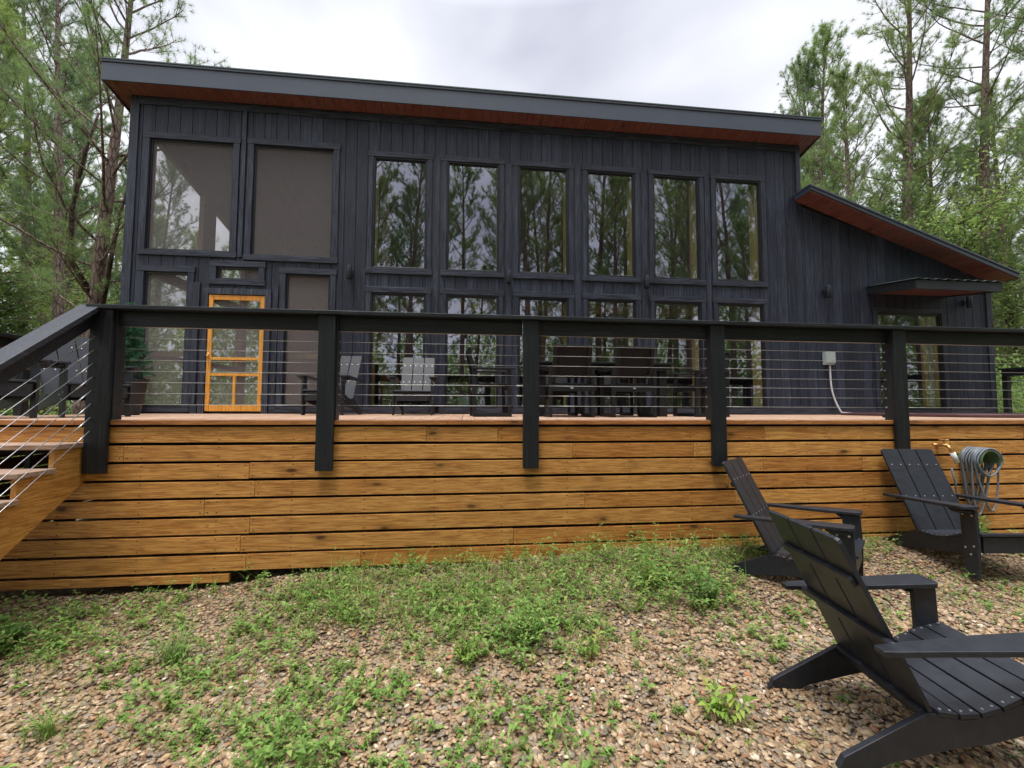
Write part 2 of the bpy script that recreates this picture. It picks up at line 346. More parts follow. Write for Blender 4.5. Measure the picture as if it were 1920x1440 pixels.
def link(name, me, material, parent=None, bevel=0, smooth=False):
    o = bpy.data.objects.new(name, me); COL.objects.link(o)
    if material: me.materials.append(material)
    if parent: o.parent = parent
    if smooth: me.shade_smooth()
    if bevel:
        b = o.modifiers.new('bevel', 'BEVEL'); b.width = bevel; b.segments = 2; b.limit_method = 'ANGLE'; b.angle_limit = R(40)
    return o
def tris(name, V, T, material, parent=None, smooth=False):
    V = np.asarray(V, np.float32); T = np.asarray(T, np.int32); me = bpy.data.meshes.new(name)
    me.vertices.add(len(V)); me.vertices.foreach_set('co', V.ravel())
    me.loops.add(T.size); me.loops.foreach_set('vertex_index', T.ravel())
    k = T.shape[1]; me.polygons.add(len(T)); me.polygons.foreach_set('loop_start', np.arange(0, T.size, k, dtype=np.int32))
    me.update(calc_edges=True)
    return link(name, me, material, parent, 0, smooth)
def empty(name, loc=(0, 0, 0), rz=0):
    o = bpy.data.objects.new(name, None); COL.objects.link(o); o.location = loc; o.rotation_euler = (0, 0, rz); o.empty_display_size = .1; return o
def tag(o, label=None, cat=None, group=None, kind=None):
    for k, v in (('label', label), ('category', cat), ('group', group), ('kind', kind)):
        if v: o[k] = v
    return o
KIDS = {}
def copy_tree(o, parent=None):
    c = o.copy(); COL.objects.link(c)
    if parent: c.parent = parent
    for ch in [x for x in bpy.data.objects if x.parent == o]: copy_tree(ch, c)
    return c

# ------------------------------------------------------------------ terrain
CX = [-30, -8, -3.7, -1.9, -.8, 1.1, 3.3, 5, 12, 40]; CZ = [-1.9, -1.62, -1.47, -1.385, -1.31, -1.22, -1.19, -1.18, -1.17, -1.1]
def gz(x, y):
    x = np.asarray(x, float); y = np.asarray(y, float)
    c = np.interp(x, CX, CZ)
    z = c-.09*(YD-np.clip(y, -4, YD))
    z = z+.018*np.sin(x*2.3+1)*np.sin(y*2.9)+.010*np.sin(x*5.1)*np.cos(y*4.3+x)
    return z
def ground():
    xs = np.concatenate([np.linspace(-400, -12, 14), np.arange(-11, 12, .25), np.linspace(13, 400, 14)])
    ys = np.concatenate([np.linspace(-400, -8, 12), np.arange(-7, 9, .25), np.linspace(10, 500, 16)])
    X, Y = np.meshgrid(xs, ys, indexing='ij'); Z = gz(X, Y)-.007
    V = np.stack([X, Y, Z], -1).reshape(-1, 3); n = len(ys)
    i, j = np.meshgrid(np.arange(len(xs)-1), np.arange(n-1), indexing='ij'); a = (i*n+j).ravel()
    F = np.stack([a, a+n, a+n+1, a+1], -1)
    tag(tris('ground', V, F, M['ground'], smooth=True), kind='structure')
ground()

# ------------------------------------------------------------------ house
house = empty('house', (0, 0, 0))
tag(house, 'black stained wood cabin with tall windows, screened porch and shed roof', 'house')
XL, XR, XW = -5.776, 6.748, 11.03          # left corner, main right corner, right end of the wing
ZT = 5.50                                    # underside of main soffit at the wall
def wing_z(x): return 4.271+(x-6.654)*(2.856-4.271)/(11.071-6.654)
BW = .2                                      # board module
# openings in the front wall: x0,x1,z0,z1 (clear opening)
WX = [(-1.703, -.733), (-.374, .596), (.954, 1.92), (2.279, 3.236), (3.604, 4.559), (4.89, 5.866)]
UP = [(a, b, 2.621, 4.69) for a, b in WX]; LO = [(a, b, .114, 2.182) for a, b in WX]
SA = (-5.46, -4.10, 2.80, 4.76); SB = (-3.76, -2.40, 2.77, 4.77)
SM = (-4.30, -3.61, 2.325, 2.545); SLO = (-5.445, -4.755, .12, 2.42); SRO = (-3.155, -2.41, .12, 2.46)
DOOR = (-4.41, -3.49, .03, 2.06); WD = (8.35, 9.83, .10, 2.10)
OPEN = UP+LO+[SA, SB, SM, SLO, SRO, DOOR, WD]
def siding(mb, x_from, x_to, zbot, ztop, openings, y0, y1, gap=.0035):
    cuts = {x_from, x_to}
    k = math.floor(x_from/BW)
    lines = [i*BW for i in range(k, int(x_to/BW)+2) if x_from < i*BW < x_to]
    cuts |= set(lines)
    for o in openings:
        for e in o[:2]:
            if x_from < e < x_to: cuts.add(e)
    cuts = sorted(cuts); ls = set(lines)
    for a, b in zip(cuts, cuts[1:]):
        if b-a < 1e-4: continue
        xa = a+(gap if a in ls else 0); xb = b-(gap if b in ls else 0)
        if xb-xa < .002: continue
        c = (a+b)/2; iv = []; z = zbot
        for o in sorted([o for o in openings if o[0] < c < o[1]], key=lambda o: o[2]):
            if o[2] > z: iv.append((z, o[2]))
            z = max(z, o[3])
        iv.append((z, None))
        for z0, z1 in iv:
            if z1 is None: mb.wedge(xa, xb, y0, y1, z0, z0, ztop(xa), ztop(xb))
            else: mb.box(xa, xb, y0, y1, z0, z1)
mb = MB(); siding(mb, XL, XR, .16, lambda x: ZT, OPEN, YH, YH+.018); siding(mb, XR+.003, XW, .16, wing_z, OPEN, YH, YH+.018)
mb.build('wall', M['siding'], house, .0025)
mb = MB(); siding(mb, XL, XR, -.02, lambda x: ZT, OPEN, YH+.03, YH+.13, 0); siding(mb, XR+.003, XW-.02, -.02, wing_z, OPEN, YH+.03, YH+.13, 0)
mb.build('wall_core', M['dark'], house)
# base board, corner boards, frieze
for q in ((XL+.121, -5.56, -.01, .10), (-4.64, -4.53, -.01, .158), (-3.37, -3.27, -.01, .158), (-2.29, -1.81, -.01, .158), (5.98, 8.25, -.01, .158), (9.95, XW-.101, -.01, .158), (-1.81, 5.98, -.015, .018)):
    MB().box(q[0], q[1], YH-.02, YH-.001, q[2], q[3]).build('base_board', M['trimh'], house, .003)
MB().box(XL-.02, XL+.12, YH-.022, YH-.002, .0, ZT).build('corner_board', M['trim'], house, .003)
MB().box(XR-.10, XR+.001, YH-.022, YH-.002, wing_z(XR)+.12, ZT-.0).build('corner_board', M['trim'], house, .003)
MB().box(XW-.1, XW+.02, YH-.022, YH-.002, .0, wing_z(XW)).build('corner_board', M['trim'], house, .003)
mb = MB(); mb.box(XL+.122, XR-.102, YH-.018, YH-.002, ZT-.14, ZT); mb.build('frieze_board', M['trimh'], house, .003)
# vertical battens between porch screens and windows
def batten(a, b, d, z0, z1): MB().box(a, b, YH-d, YH-.002, z0, z1).build('batten', M['trim'], house, .003)
batten(-3.965, -3.895, .03, 2.72, ZT-.142); batten(-4.665, -4.555, .026, .16, 2.25); batten(-3.345, -3.27, .026, .16, 2.25)
for xa in [(WX[i][1]+WX[i+1][0])/2 for i in range(5)]: batten(xa-.05, xa+.05, .016, .16, 4.72)
# other walls
D2 = 13.2; SL = .14
def roof_z(y): return ZT-(y-YH)*.28*.5 if False else ZT-(y-YH)*.24
mb = MB()
def sidewall(mb, x0, x1, ya, yb, zb, f0, f1):
    mb.add([(x0,ya,zb),(x1,ya,zb),(x1,yb,zb),(x0,yb,zb),(x0,ya,f0),(x1,ya,f0),(x1,yb,f1),(x0,yb,f1)], [(0,3,2,1),(4,5,6,7),(0,1,5,4),(1,2,6,5),(2,3,7,6),(3,0,4,7)])
sidewall(mb, XR-.12, XR, YH+.13, D2, -1.0, roof_z(YH+.13), roof_z(D2)); mb.box(-2.35, XR-.12, D2-.12, D2, -1.0, roof_z(D2)-.01)
sidewall(mb, -2.35, -2.24, YH+.13, D2-.121, -.02, roof_z(YH+.13), roof_z(D2-.121))
mb.wedge(XR+.003, XW-.02, D2-.12, D2, -1, -1, wing_z(XR), wing_z(XW)); mb.box(XW-.12, XW, YH+.131, D2-.121, -1, wing_z(XW)-.01)
mb.build('wall', M['siding'], house)
# interior lining, floor, posts
mb = MB(); mb.box(-2.23, XW-.13, YH+.14, D2-.13, -.06, -.015); mb.build('floor', M['interior'], house)
mb = MB(); mb.box(-2.22, XR-.13, 11.6, 11.7, -.01, 4.4); mb.box(7.0, 10.8, 10.6, 10.7, -.01, 2.6); mb.build('inner_wall', M['intwall'], house)
mb = MB(); mb.box(-1.68, -1.54, 8.6, 8.74, -.01, 5.2); mb.box(1.75, 1.87, 9.6, 9.72, -.01, 4.9); mb.box(-1.5, 5.5, 9.7, 9.85, 2.35, 2.55); mb.build('inner_post', M['interior'], house)
# porch: floor, framing of side and rear openings, ceiling
mb = MB(); mb.box(XL, -2.36, YH+.131, 11.7, -.06, -.012); mb.build('porch_floor', M['decking'], house)
mb = MB(); xs0, xs1 = XL, XL+.10
for ya in (YH+.13, 9.72, 11.5):
    w = .30 if ya < 8 else .45 if ya < 10 else .2
    sidewall(mb, xs0, xs1, ya, ya+w, -.9, roof_z(ya)-.30, roof_z(ya+w)-.30)
sidewall(mb, xs0, xs1, YH+.131, 11.7, 2.5, 2.68, 2.68); sidewall(mb, xs0-.002, xs1+.002, YH+.131, 11.7, 1.0, 1.1, 1.1); sidewall(mb, xs0-.003, xs1+.003, YH+.131, 11.7, -1, .12, .12)
mb.v = mb.v; sidewall(mb, xs0-.004, xs1+.004, YH+.131, 11.7, 4.9, roof_z(YH+.131), roof_z(11.7)) if False else None
mb.add([(xs0,YH+.131,roof_z(YH+.13)-.36),(xs1,YH+.131,roof_z(YH+.13)-.36),(xs1,11.7,roof_z(11.7)-.36),(xs0,11.7,roof_z(11.7)-.36),(xs0,YH+.131,roof_z(YH+.13)),(xs1,YH+.131,roof_z(YH+.13)),(xs1,11.7,roof_z(11.7)),(xs0,11.7,roof_z(11.7))],
       [(0,3,2,1),(4,5,6,7),(0,1,5,4),(1,2,6,5),(2,3,7,6),(3,0,4,7)])
mb.box(xs1+.001, -4.9, 11.62, 11.7, 3.0, roof_z(11.7)); mb.box(-4.95, -4.8, 11.60, 11.70, -.9, 3.0); mb.box(-4.79, -2.36, 11.61, 11.7, -.9, roof_z(11.7)); mb.box(xs1+.001, -4.951, 11.6, 11.7, -1, .12)
mb.build('porch_frame', M['porchwood'], house)
mb = MB(); mb.box(-5.66, -4.72, YH+.30, YH+.34, 1.0, 1.09); mb.box(-3.28, -2.36, YH+.30, YH+.34, 1.0, 1.09); mb.build('porch_rail', M['jamb'], house)
# roof
OV = .30; RX0, RX1 = XL-.28, XR+.245
mb = MB()
def slab(mb, x0, x1, ya, yb, za0, zb0, za1, zb1):
    mb.add([(x0,ya,za0),(x1,ya,za0),(x1,yb,zb0),(x0,yb,zb0),(x0,ya,za1),(x1,ya,za1),(x1,yb,zb1),(x0,yb,zb1)], [(0,3,2,1),(4,5,6,7),(0,1,5,4),(1,2,6,5),(2,3,7,6),(3,0,4,7)])
YR = D2+.4
rs = lambda y: ZT+.003-(y-YH)*.24
slab(mb, RX0+.02, RX1-.02, YH+.0, YR, rs(YH)+.08, rs(YR)+.08, rs(YH)+.34, rs(YR)+.34); mb.build('roof', M['roof'], house)
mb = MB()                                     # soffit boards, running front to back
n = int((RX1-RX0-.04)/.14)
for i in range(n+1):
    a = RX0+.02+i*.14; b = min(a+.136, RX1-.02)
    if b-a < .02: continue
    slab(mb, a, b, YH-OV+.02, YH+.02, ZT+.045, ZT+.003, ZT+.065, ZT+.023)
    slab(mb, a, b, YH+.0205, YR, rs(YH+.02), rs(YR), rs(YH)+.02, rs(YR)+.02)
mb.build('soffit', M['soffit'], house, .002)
mb = MB()
mb.box(RX0, RX1, YH-OV-.0, YH-OV+.018, 5.535, 5.845); mb.box(RX0-.012, RX1+.012, YH-OV-.018, YH-OV+.03, 5.846, 5.885)
for x in (RX0, RX1-.018):
    slab(mb, x, x+.018, YH-OV+.019, YR, 5.53, 5.53-(YR-YH+OV)*.235, 5.842, 5.842-(YR-YH+OV)*.235)
mb.build('fascia', M['fascia'], house, .004)
mb = MB(); slab(mb, RX0-.015, RX1+.015, YH-OV-.028, YH+.5, 5.886, 5.86, 5.905, 5.875)
mb.build('drip_edge', M['roof'], house)
# wing roof: slopes down to the right
yf = 7.367; x0, x1 = 6.60, 11.17; zt = lambda x: 4.462+(x-6.621)*(2.898-4.462)/(11.17-6.621)
mb = MB(); xm = XR+.02
mb.wedge(x0, x1, yf, yf+.02, zt(x0)-.10, zt(x1)-.115, zt(x0)-.035, zt(x1)-.035)
mb.wedge(x0-.012, x1+.012, yf-.018, yf+.03, zt(x0)-.034, zt(x1)-.034, zt(x0)+.0, zt(x1)+.0)
mb.box(x0, x0+.02, yf+.021, YH-.025, zt(x0)-.13, zt(x0)-.035); mb.box(x0-.012, x0+.03, yf+.031, YH-.024, zt(x0)-.034, zt(x0))
mb.box(x1-.02, x1, yf+.021, D2+.3, zt(x1)-.13, zt(x1)-.035); mb.build('fascia', M['fascia'], house, .003)
mb = MB(); mb.wedge(xm, x1-.021, YH-.02, D2+.3, zt(xm)-.10, zt(x1)-.10, zt(xm)-.01, zt(x1)-.01); mb.wedge(x0+.03, x1-.01, yf+.031, YH-.021, zt(x0)-.09, zt(x1)-.09, zt(x0)-.012, zt(x1)-.012); mb.build('roof', M['roof'], house)
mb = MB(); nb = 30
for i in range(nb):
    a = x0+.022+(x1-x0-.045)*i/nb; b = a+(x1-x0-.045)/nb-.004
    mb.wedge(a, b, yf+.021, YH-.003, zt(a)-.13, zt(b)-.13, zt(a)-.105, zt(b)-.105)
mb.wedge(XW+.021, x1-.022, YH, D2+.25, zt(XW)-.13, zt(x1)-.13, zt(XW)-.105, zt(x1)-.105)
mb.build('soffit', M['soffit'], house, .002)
# small awning over the side door
aw = lambda y: 2.633-(YH-y)*.119/.96
mb = MB(); ax0, ax1, ay0 = 8.155, 9.975, 6.83
for x in (ax0, ax1-.03): slab(mb, x, x+.03, ay0, YH-.003, aw(ay0)-.20, aw(YH)-.18, aw(ay0)-.03, aw(YH)-.03)
mb.box(ax0+.031, ax1-.031, ay0, ay0+.03, aw(ay0)-.20, aw(ay0)-.03)
mb.build('awning_frame', M['railh'], house, .003)
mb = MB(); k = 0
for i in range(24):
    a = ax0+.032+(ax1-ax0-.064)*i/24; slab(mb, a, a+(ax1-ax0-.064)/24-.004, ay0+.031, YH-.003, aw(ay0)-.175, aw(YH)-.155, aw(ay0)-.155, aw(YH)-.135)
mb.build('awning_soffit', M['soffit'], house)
mb = MB(); NX = 96; vs = []; fs = []
for j, y in enumerate((ay0-.03, YH-.002)):
    for i in range(NX+1):
        x = ax0-.015+(ax1-ax0+.03)*i/NX; z = aw(y)-.01+.016*max(-.3, math.sin(i/NX*2*math.pi*9))
        vs.append((x, y, z))
for j, y in enumerate((ay0-.03, YH-.002)):
    for i in range(NX+1):
        x = ax0-.015+(ax1-ax0+.03)*i/NX; z = aw(y)-.014+.016*max(-.3, math.sin(i/NX*2*math.pi*9))
        vs.append((x, y, z-.002))
for i in range(NX):
    fs.append((i, i+1, NX+2+i, NX+1+i)); q = 2*(NX+1); fs.append((q+i+1, q+i, q+NX+1+i, q+NX+2+i)); fs.append((i+1, i, q+i, q+i+1))
mb.add(vs, fs); mb.build('awning_roof', M['roof'], house)

def window(o, glazed=True, trimw=.085, name='window', head=.10, lab=None):
    a, b, z0, z1 = o; y = YH
    t = trimw
    f = MB(); s = .028 if glazed else .03; yy0, yy1 = (y-.012, y+.05) if glazed else (y+.01, y+.05)
    for (p, q, r_, u) in ((a, a+s, z0, z1), (b-s, b, z0, z1), (a+s, b-s, z1-s, z1), (a+s, b-s, z0, z0+s)): f.box(p, q, yy0, yy1, r_, u)
    if glazed:
        s2 = s+.014
        for (p, q, r_, u) in ((a+s, a+s2, z0+s, z1-s), (b-s2, b-s, z0+s, z1-s), (a+s2, b-s2, z1-s2, z1-s), (a+s2, b-s2, z0+s, z0+s2)): f.box(p, q, y+.004, y+.045, r_, u)
    W = f.build(name, M['frame'], house, .003)
    if lab: W['label'] = lab
    MB().box(a-t, a-.001, y-.026, y-.001, z0, z1).build('side_casing', M['trim'], W, .003); MB().box(b+.001, b+t, y-.026, y-.001, z0, z1).build('side_casing', M['trim'], W, .003)
    MB().box(a-t-.015, b+t+.015, y-.030, y-.001, z1+.001, z1+head).build('head_casing', M['trimh'], W, .003); MB().box(a-t-.015, b+t+.015, y-.032, y-.001, z0-.095, z0-.001).build('sill', M['trimh'], W, .003)
    g = MB()
    if glazed: g.box(a+s, b-s, y+.030, y+.036, z0+s, z1-s)
    else: g.box(a+s, b-s, y+.028, y+.030, z0+s, z1-s)
    g.build('pane' if glazed else 'screen', M['glass'] if glazed else M['screen'], W)
    j = MB()
    d0, d1 = y+.052, y+(.32 if glazed else .131); jt = .034 if glazed else .018
    for (p, q, r_, u) in ((a, a+jt, z0, z1), (b-jt, b, z0, z1), ): j.box(p+.001, q-.001, d0, d1, r_+.001, u-.001)
    MB().box(a+jt, b-jt, d0, d1, z1-jt, z1-.001).box(a+jt, b-jt, d0, d1, z0+.001, z0+.018).build('reveal', M['dark'], W)
    j.build('jamb', M['jamb'] if glazed else M['porchwood'], W)
    return W
for o in UP: window(o)
for o in LO: window(o)
for o in (SA, SB, SLO, SRO): window(o, False, .10, 'screen_window')
window(SM, False, .10, 'screen_window')
gd_ = window(WD, True, .08, 'glass_door')
MB().box(9.655, 9.77, YH+.12, YH+.19, .11, 2.08).build('door_jamb', M['pale'], gd_, .003); MB().box(9.57, 9.652, YH+.14, YH+.20, .11, 2.08).build('inner_jamb', M['jamb'], gd_, .003)
# yellow screen door
a, b, z0, z1 = DOOR
w = MB(); w.box(a-.10, a-.002, YH-.026, YH-.001, .0, z1); w.box(b+.002, b+.10, YH-.026, YH-.001, .0, z1); w.box(a-.10, b+.10, YH-.026, YH-.001, z1, z1+.10); w.build('door_surround', M['trim'], house, .003)
w = MB(); y0, y1 = YH-.012, YH+.022; s = .075
w.box(a+.006, a+s, y0, y1, z0+.012, z1-.012); w.box(b-s, b-.006, y0, y1, z0+.012, z1-.012)
for zz, hh in ((z1-.012-.085, .085), (.92, .045), (.645, .045), (z0+.012, .10)): w.box(a+s+.0005, b-s-.0005, y0+.002, y1-.002, zz, zz+hh)
w.box((a+b)/2-.022, (a+b)/2+.022, y0+.003, y1-.003, z0+.1125, .6445)
dr = w.build('screen_door', M['doorwood'], house, .004)
w = MB(); w.box(a+s, b-s, YH+.023, YH+.025, z0+.1, z1-.09); w.build('screen', M['screen'], dr)
w = MB(); w.tube([(a+.045, y0-.02, .94), (a+.045, y0-.03, .99), (a+.045, y0-.02, 1.04)], .008); w.tube([(a+.03, y0+.004, .985), (a+.03, y0-.035, .985)], [.012, .016]); w.build('handle', M['brass'], dr, 0, True)
w = MB(); w.tube([(b-.01, y0-.012, .25), (b-.01, y0-.012, .33)], .012); w.box(b-.03, b+.02, y0-.008, y0-.001, .26, .32); w.build('hinge', M['brass'], dr)

# wall lights: short vertical cylinders
LG = 'black cylinder lights on the cabin wall'
def sconce(x, z, lab, h=.24):
    t = empty('wall_light', (x, YH-.03, z)); tag(t, lab, 'wall light', LG)
    m = MB(); m.lathe([(.02, -h/2+.01), (.043, -h/2), (.045, -h/2+.004), (.045, h/2-.004), (.043, h/2), (.02, h/2-.01)], (0, -.075, 0), 20); m.build('lamp_body', M['lamp'], t, 0, True)
    m = MB(); m.box(-.035, .035, -.004, .027, -.06, .06); m.box(-.012, .012, -.06, -.004, -.012, .012); m.build('wall_plate', M['lamp'], t, .002)
sconce(-2.06, 2.50, 'black cylinder wall light between the porch screens and the first tall window')
sconce(.775, 2.52, 'black cylinder wall light between the second and third tall windows')
sconce(3.42, 2.52, 'black cylinder wall light between the fourth and fifth tall windows')
sconce(7.20, 2.46, 'black cylinder wall light on the bare wing wall above the grey box')
sconce(10.4, 2.35, 'black cylinder wall light under the low wing eave right of the awning')
# electrical box and conduit
t = empty('electrical_box', (7.20, YH-.001, 1.12)); tag(t, 'grey electrical box on the black wing wall with white conduit below', 'electrical box')
m = MB(); m.box(-.095, .095, -.09, -.002, -.125, .125); m.build('box_body', M['greybox'], t, .006)
m = MB(); m.box(-.102, .102, -.104, -.091, -.09, .132); m.build('cover', M['greybox'], t, .004)
pts = [(.02, -.05, -.126)]+[(.02+.10*max(0, (k/12-.35)/.65)**2, -.05-.12*(k/12)**3, -.126-.95*k/12) for k in range(1, 13)]+[(.22, -.2, -1.085), (.38, -.25, -1.095)]
m = MB(); m.tube(pts, .016, 10); m.build('conduit', M['conduit'], t, 0, True)

# ------------------------------------------------------------------ deck
deck = empty('deck', (0, YD, 0)); tag(deck, 'raised wooden deck with horizontal orange pine skirting boards in front of cabin', 'deck')
DX0, DX1 = -5.55, 11.35; PI_ = .155; GZ0 = -.163+.118
def dk(mb, *a): return mb.box(*a)
# decking boards run front to back; the nosing board runs along the edge
mb = MB(); x = DX0
while x < DX1-.02:
    w_ = min(.138, DX1-x)
    if not (False): mb.box(x, x+w_-.005, .015, YH-YD-.001, -.036, 0.0+random.uniform(-.0012, .0012))
    x += .138
mb.build('decking', M['decking'], deck, .002)
mb = MB(); x = DX0-.02
for L_ in (2.35, 3.05, 2.9, 3.0, 2.6, 3.1): 
    mb.box(x, min(x+L_-.003, DX1), -.022, .013, -.037, .003); x += L_
mb.build('edge_board', M['rim'], deck, .003)
joints = [[.3, -.35, 2.95, 3.62, 5.9], [-2.85, 1.0, 2.2, 5.6], [-1.85, 2.92, 4.0, 7.], [-1.8, 2.55, 4.5, 6.8], [-2.2, 1.12, 2.62, 5.1], [-1.83, 2.72, 5.5], [-1.9, .45, 2.9, 6.], [-1.85, -.9, 1.8, 4.9], [-1.93]]
for k in range(9):
    top = -.045-PI_*k-.011; bot = top-.133
    xs = [DX0]+sorted(joints[k])+[DX1]
    if k in (1, 2, 3): xs = [-3.30]+[q for q in sorted(joints[k]) if q > -3.2]+[DX1]
    if k == 8: xs = [DX0, -3.2, -1.98]; bot = top-.07
    mb = MB()
    for a, b in zip(xs, xs[1:]):
        dz = random.uniform(-.003, .003); mb.box(a+.0015, b-.0015, 0, .032, bot+dz, top+dz)
    mb.build('skirting_board', M['skirt'], deck, .003)
# nail heads at joints
mb = MB()
for k in range(8):
    z = -.045-PI_*k-.074
    st = [s for s in np.arange(DX0+.4, DX1, .61)]
    for s in st+[q+.03 for q in joints[k]]+[q-.03 for q in joints[k]]:
        for dz in (-.045, .045): mb.box(s-.0042, s+.0042, -.0015, .002, z+dz-.0042, z+dz+.0042)
mb.build('nail_heads', M['dark'], deck)['kind'] = 'stuff'
# framing seen in the gaps
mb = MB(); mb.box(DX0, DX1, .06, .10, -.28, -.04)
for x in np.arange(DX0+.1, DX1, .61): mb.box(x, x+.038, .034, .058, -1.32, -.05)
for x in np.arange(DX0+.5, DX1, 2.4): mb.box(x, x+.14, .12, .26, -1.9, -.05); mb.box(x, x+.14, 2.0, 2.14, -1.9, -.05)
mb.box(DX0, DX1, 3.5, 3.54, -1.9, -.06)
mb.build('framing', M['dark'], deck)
mb = MB()
for k in range(9):
    top = -.045-PI_*k-.004; mb.box(DX0-.034, DX0-.002, .0, YH-YD, top-.14, top)
mb.build('skirting_board', M['skirt'], deck, .003)

# ------------------------------------------------------------------ railing
def post(root, x, y=0, zb=-.435, wid=.14, inner=True):
    m = MB(); m.box(x-wid/2, x+wid/2, y-.062, y-.024, zb, .93); 
    if inner: m.box(x-wid/2+.012, x+wid/2+.012, y-.0235, y+.075, .004, .93)
    return m.build('post', M['rail'], root, .004)
rail = empty('deck_railing', (0, YD, 0)); tag(rail, 'black wooden railing with steel cables along the deck front', 'railing')
PX = [-3.03, -1.218, .60, 2.437, 4.414, 6.30, 8.2, 10.1]
for x in PX: post(rail, x, wid=.145 if x > -3 else .17, zb=-.435 if x < 4 or x > 5 else -.40)
m = MB(); m.box(PX[0]-.10, 11.4, -.095, .115, .931, .967); m.build('top_rail', M['railh'], rail, .005)
m = MB()
for a, b in zip(PX, PX[1:]+[11.4]): m.box(a+.086, b-.074, -.0, .036, .80, .929)
m.build('apron', M['railh'], rail, .003)
CZs = [.135+.0955*k for k in range(8)]
for z in CZs:
    m = MB()
    for a, b in zip(PX, PX[1:]+[11.4]): 
        m.tube([(a+.08, .045, z), (a+.5, .045, z-.001), (b-.5, .045, z-.001), (b-.06, .045, z)], .0020, 6)
    m.build('cable', M['steel'], rail, 0, True)
m = MB()
for x in PX[1:]:
    for z in CZs:
        sx = x-.066 if x > 0.2 else x+.084
        m.tube([(sx-.004, .045, z), (sx+.004, .045, z)], .008, 8)
for x, z in ((.60, CZs[1]), (.60, CZs[2])): m.tube([(x-.12, .045, z), (x-.066, .045, z)], .006, 8)
for x, z in ((.60, CZs[0]),): m.tube([(x+.084, .045, z), (x+.14, .045, z)], .006, 8)
m.build('cable_fitting', M['bolt'], rail)
# side railings
def side_rail(x, label, y_from=.16):
    r_ = empty('deck_railing', (x, YD, 0)); tag(r_, label, 'railing')
    L_ = YH-YD
    for y in (y_from, L_/2, L_-.12):
        mm = MB(); mm.box(-.045, .045, y-.045, y+.045, -.3, .93); mm.build('post', M['rail'], r_, .004)
    mm = MB(); mm.box(-.09, .09, y_from-.1, L_-.05, .931, .967); mm.build('top_rail', M['railh'], r_, .005)
    mm = MB(); mm.box(-.07, -.046, y_from, L_-.1, .80, .929); mm.build('apron', M['railh'], r_, .003)
    for z in CZs:
        mm = MB(); mm.tube([(0, y_from, z), (0, L_-.1, z)], .0020, 6); mm.build('cable', M['steel'], r_)
side_rail(-5.42, 'black cable railing running back along the left side of the deck')
side_rail(11.15, 'black cable railing running back along the right side of the deck')

# ------------------------------------------------------------------ stairs
st = empty('stairs', (-4.3, YD, 0)); tag(st, 'open wooden stairs with brown treads coming down from the deck left end', 'stairs')
TR = [(-.178, 0), (-.358, 1), (-.538, 2), (-.718, 3), (-.898, 4), (-1.078, 5), (-1.258, 6)]
def yt(k): return -.02-.265*k        # back edge of tread k
for z, k in TR:
    m = MB(); m.box(-1.12, 1.19, yt(k)-.285, yt(k)-.14, z-.038, z+.0); m.box(-1.12, 1.19, yt(k)-.136, yt(k)+.005, z-.038, z); m.build('tread', M['tread'], st, .004)
for x in (-1.1, 1.13):
    pts = [(0, -.24)]
    prof = []
    for z, k in TR: prof += [(yt(k)+.004, z-.040), (yt(k)-.262, z-.040)]
    bottom = [(yt(6)-.262, -1.50), (-1.45, -1.50), (.0, -.50)]
    m = MB(); m.prism([(a, b) for a, b in prof]+bottom, (x, 0, 0), (0, 1, 0), (0, 0, 1), (1, 0, 0), .038)
    m.build('stringer', M['stringer'], st, .002)
# stair railing
sr = empty('stair_railing', (-3.12, YD, 0)); tag(sr, 'sloping black handrail with slanted steel cables beside the wooden stairs', 'railing')
sl = math.atan2(.565, .68)
def srz(y): return 1.00+(y+.02)*.565/.68*.93
LY = -1.35
m = MB(); o = Vector((0, 0, 0))
def slope_box(m, x0, x1, y0, y1, d0, d1):
    m.add([(x0,y0,srz(y0)+d0),(x1,y0,srz(y0)+d0),(x1,y1,srz(y1)+d0),(x0,y1,srz(y1)+d0),(x0,y0,srz(y0)+d1),(x1,y0,srz(y0)+d1),(x1,y1,srz(y1)+d1),(x0,y1,srz(y1)+d1)],
          [(0,3,2,1),(4,5,6,7),(0,1,5,4),(1,2,6,5),(2,3,7,6),(3,0,4,7)])
slope_box(m, -.075, .085, LY, -.065, -.05, 0); m.build('handrail', M['railcap'], sr, .004)
m = MB(); slope_box(m, -.02, .018, LY, -.065, -.20, -.052); m.build('apron', M['railh'], sr, .003)
m = MB(); m.box(-.06, .06, LY-.05, LY+.07, -1.6, srz(LY)-.06); m.build('post', M['rail'], sr, .004)
for k in range(8):
    m = MB(); y0, y1 = LY+.06, -.064; dz = -.27-.112*k
    m.tube([(.05, y0, srz(y0)+dz), (.05, y1-.12, srz(y1-.12)+dz)], .003, 6); m.tube([(.05, y1-.14, srz(y1-.14)+dz), (.05, y1, srz(y1)+dz)], .0052, 8); m.build('cable', M['steel'], sr, 0, True)

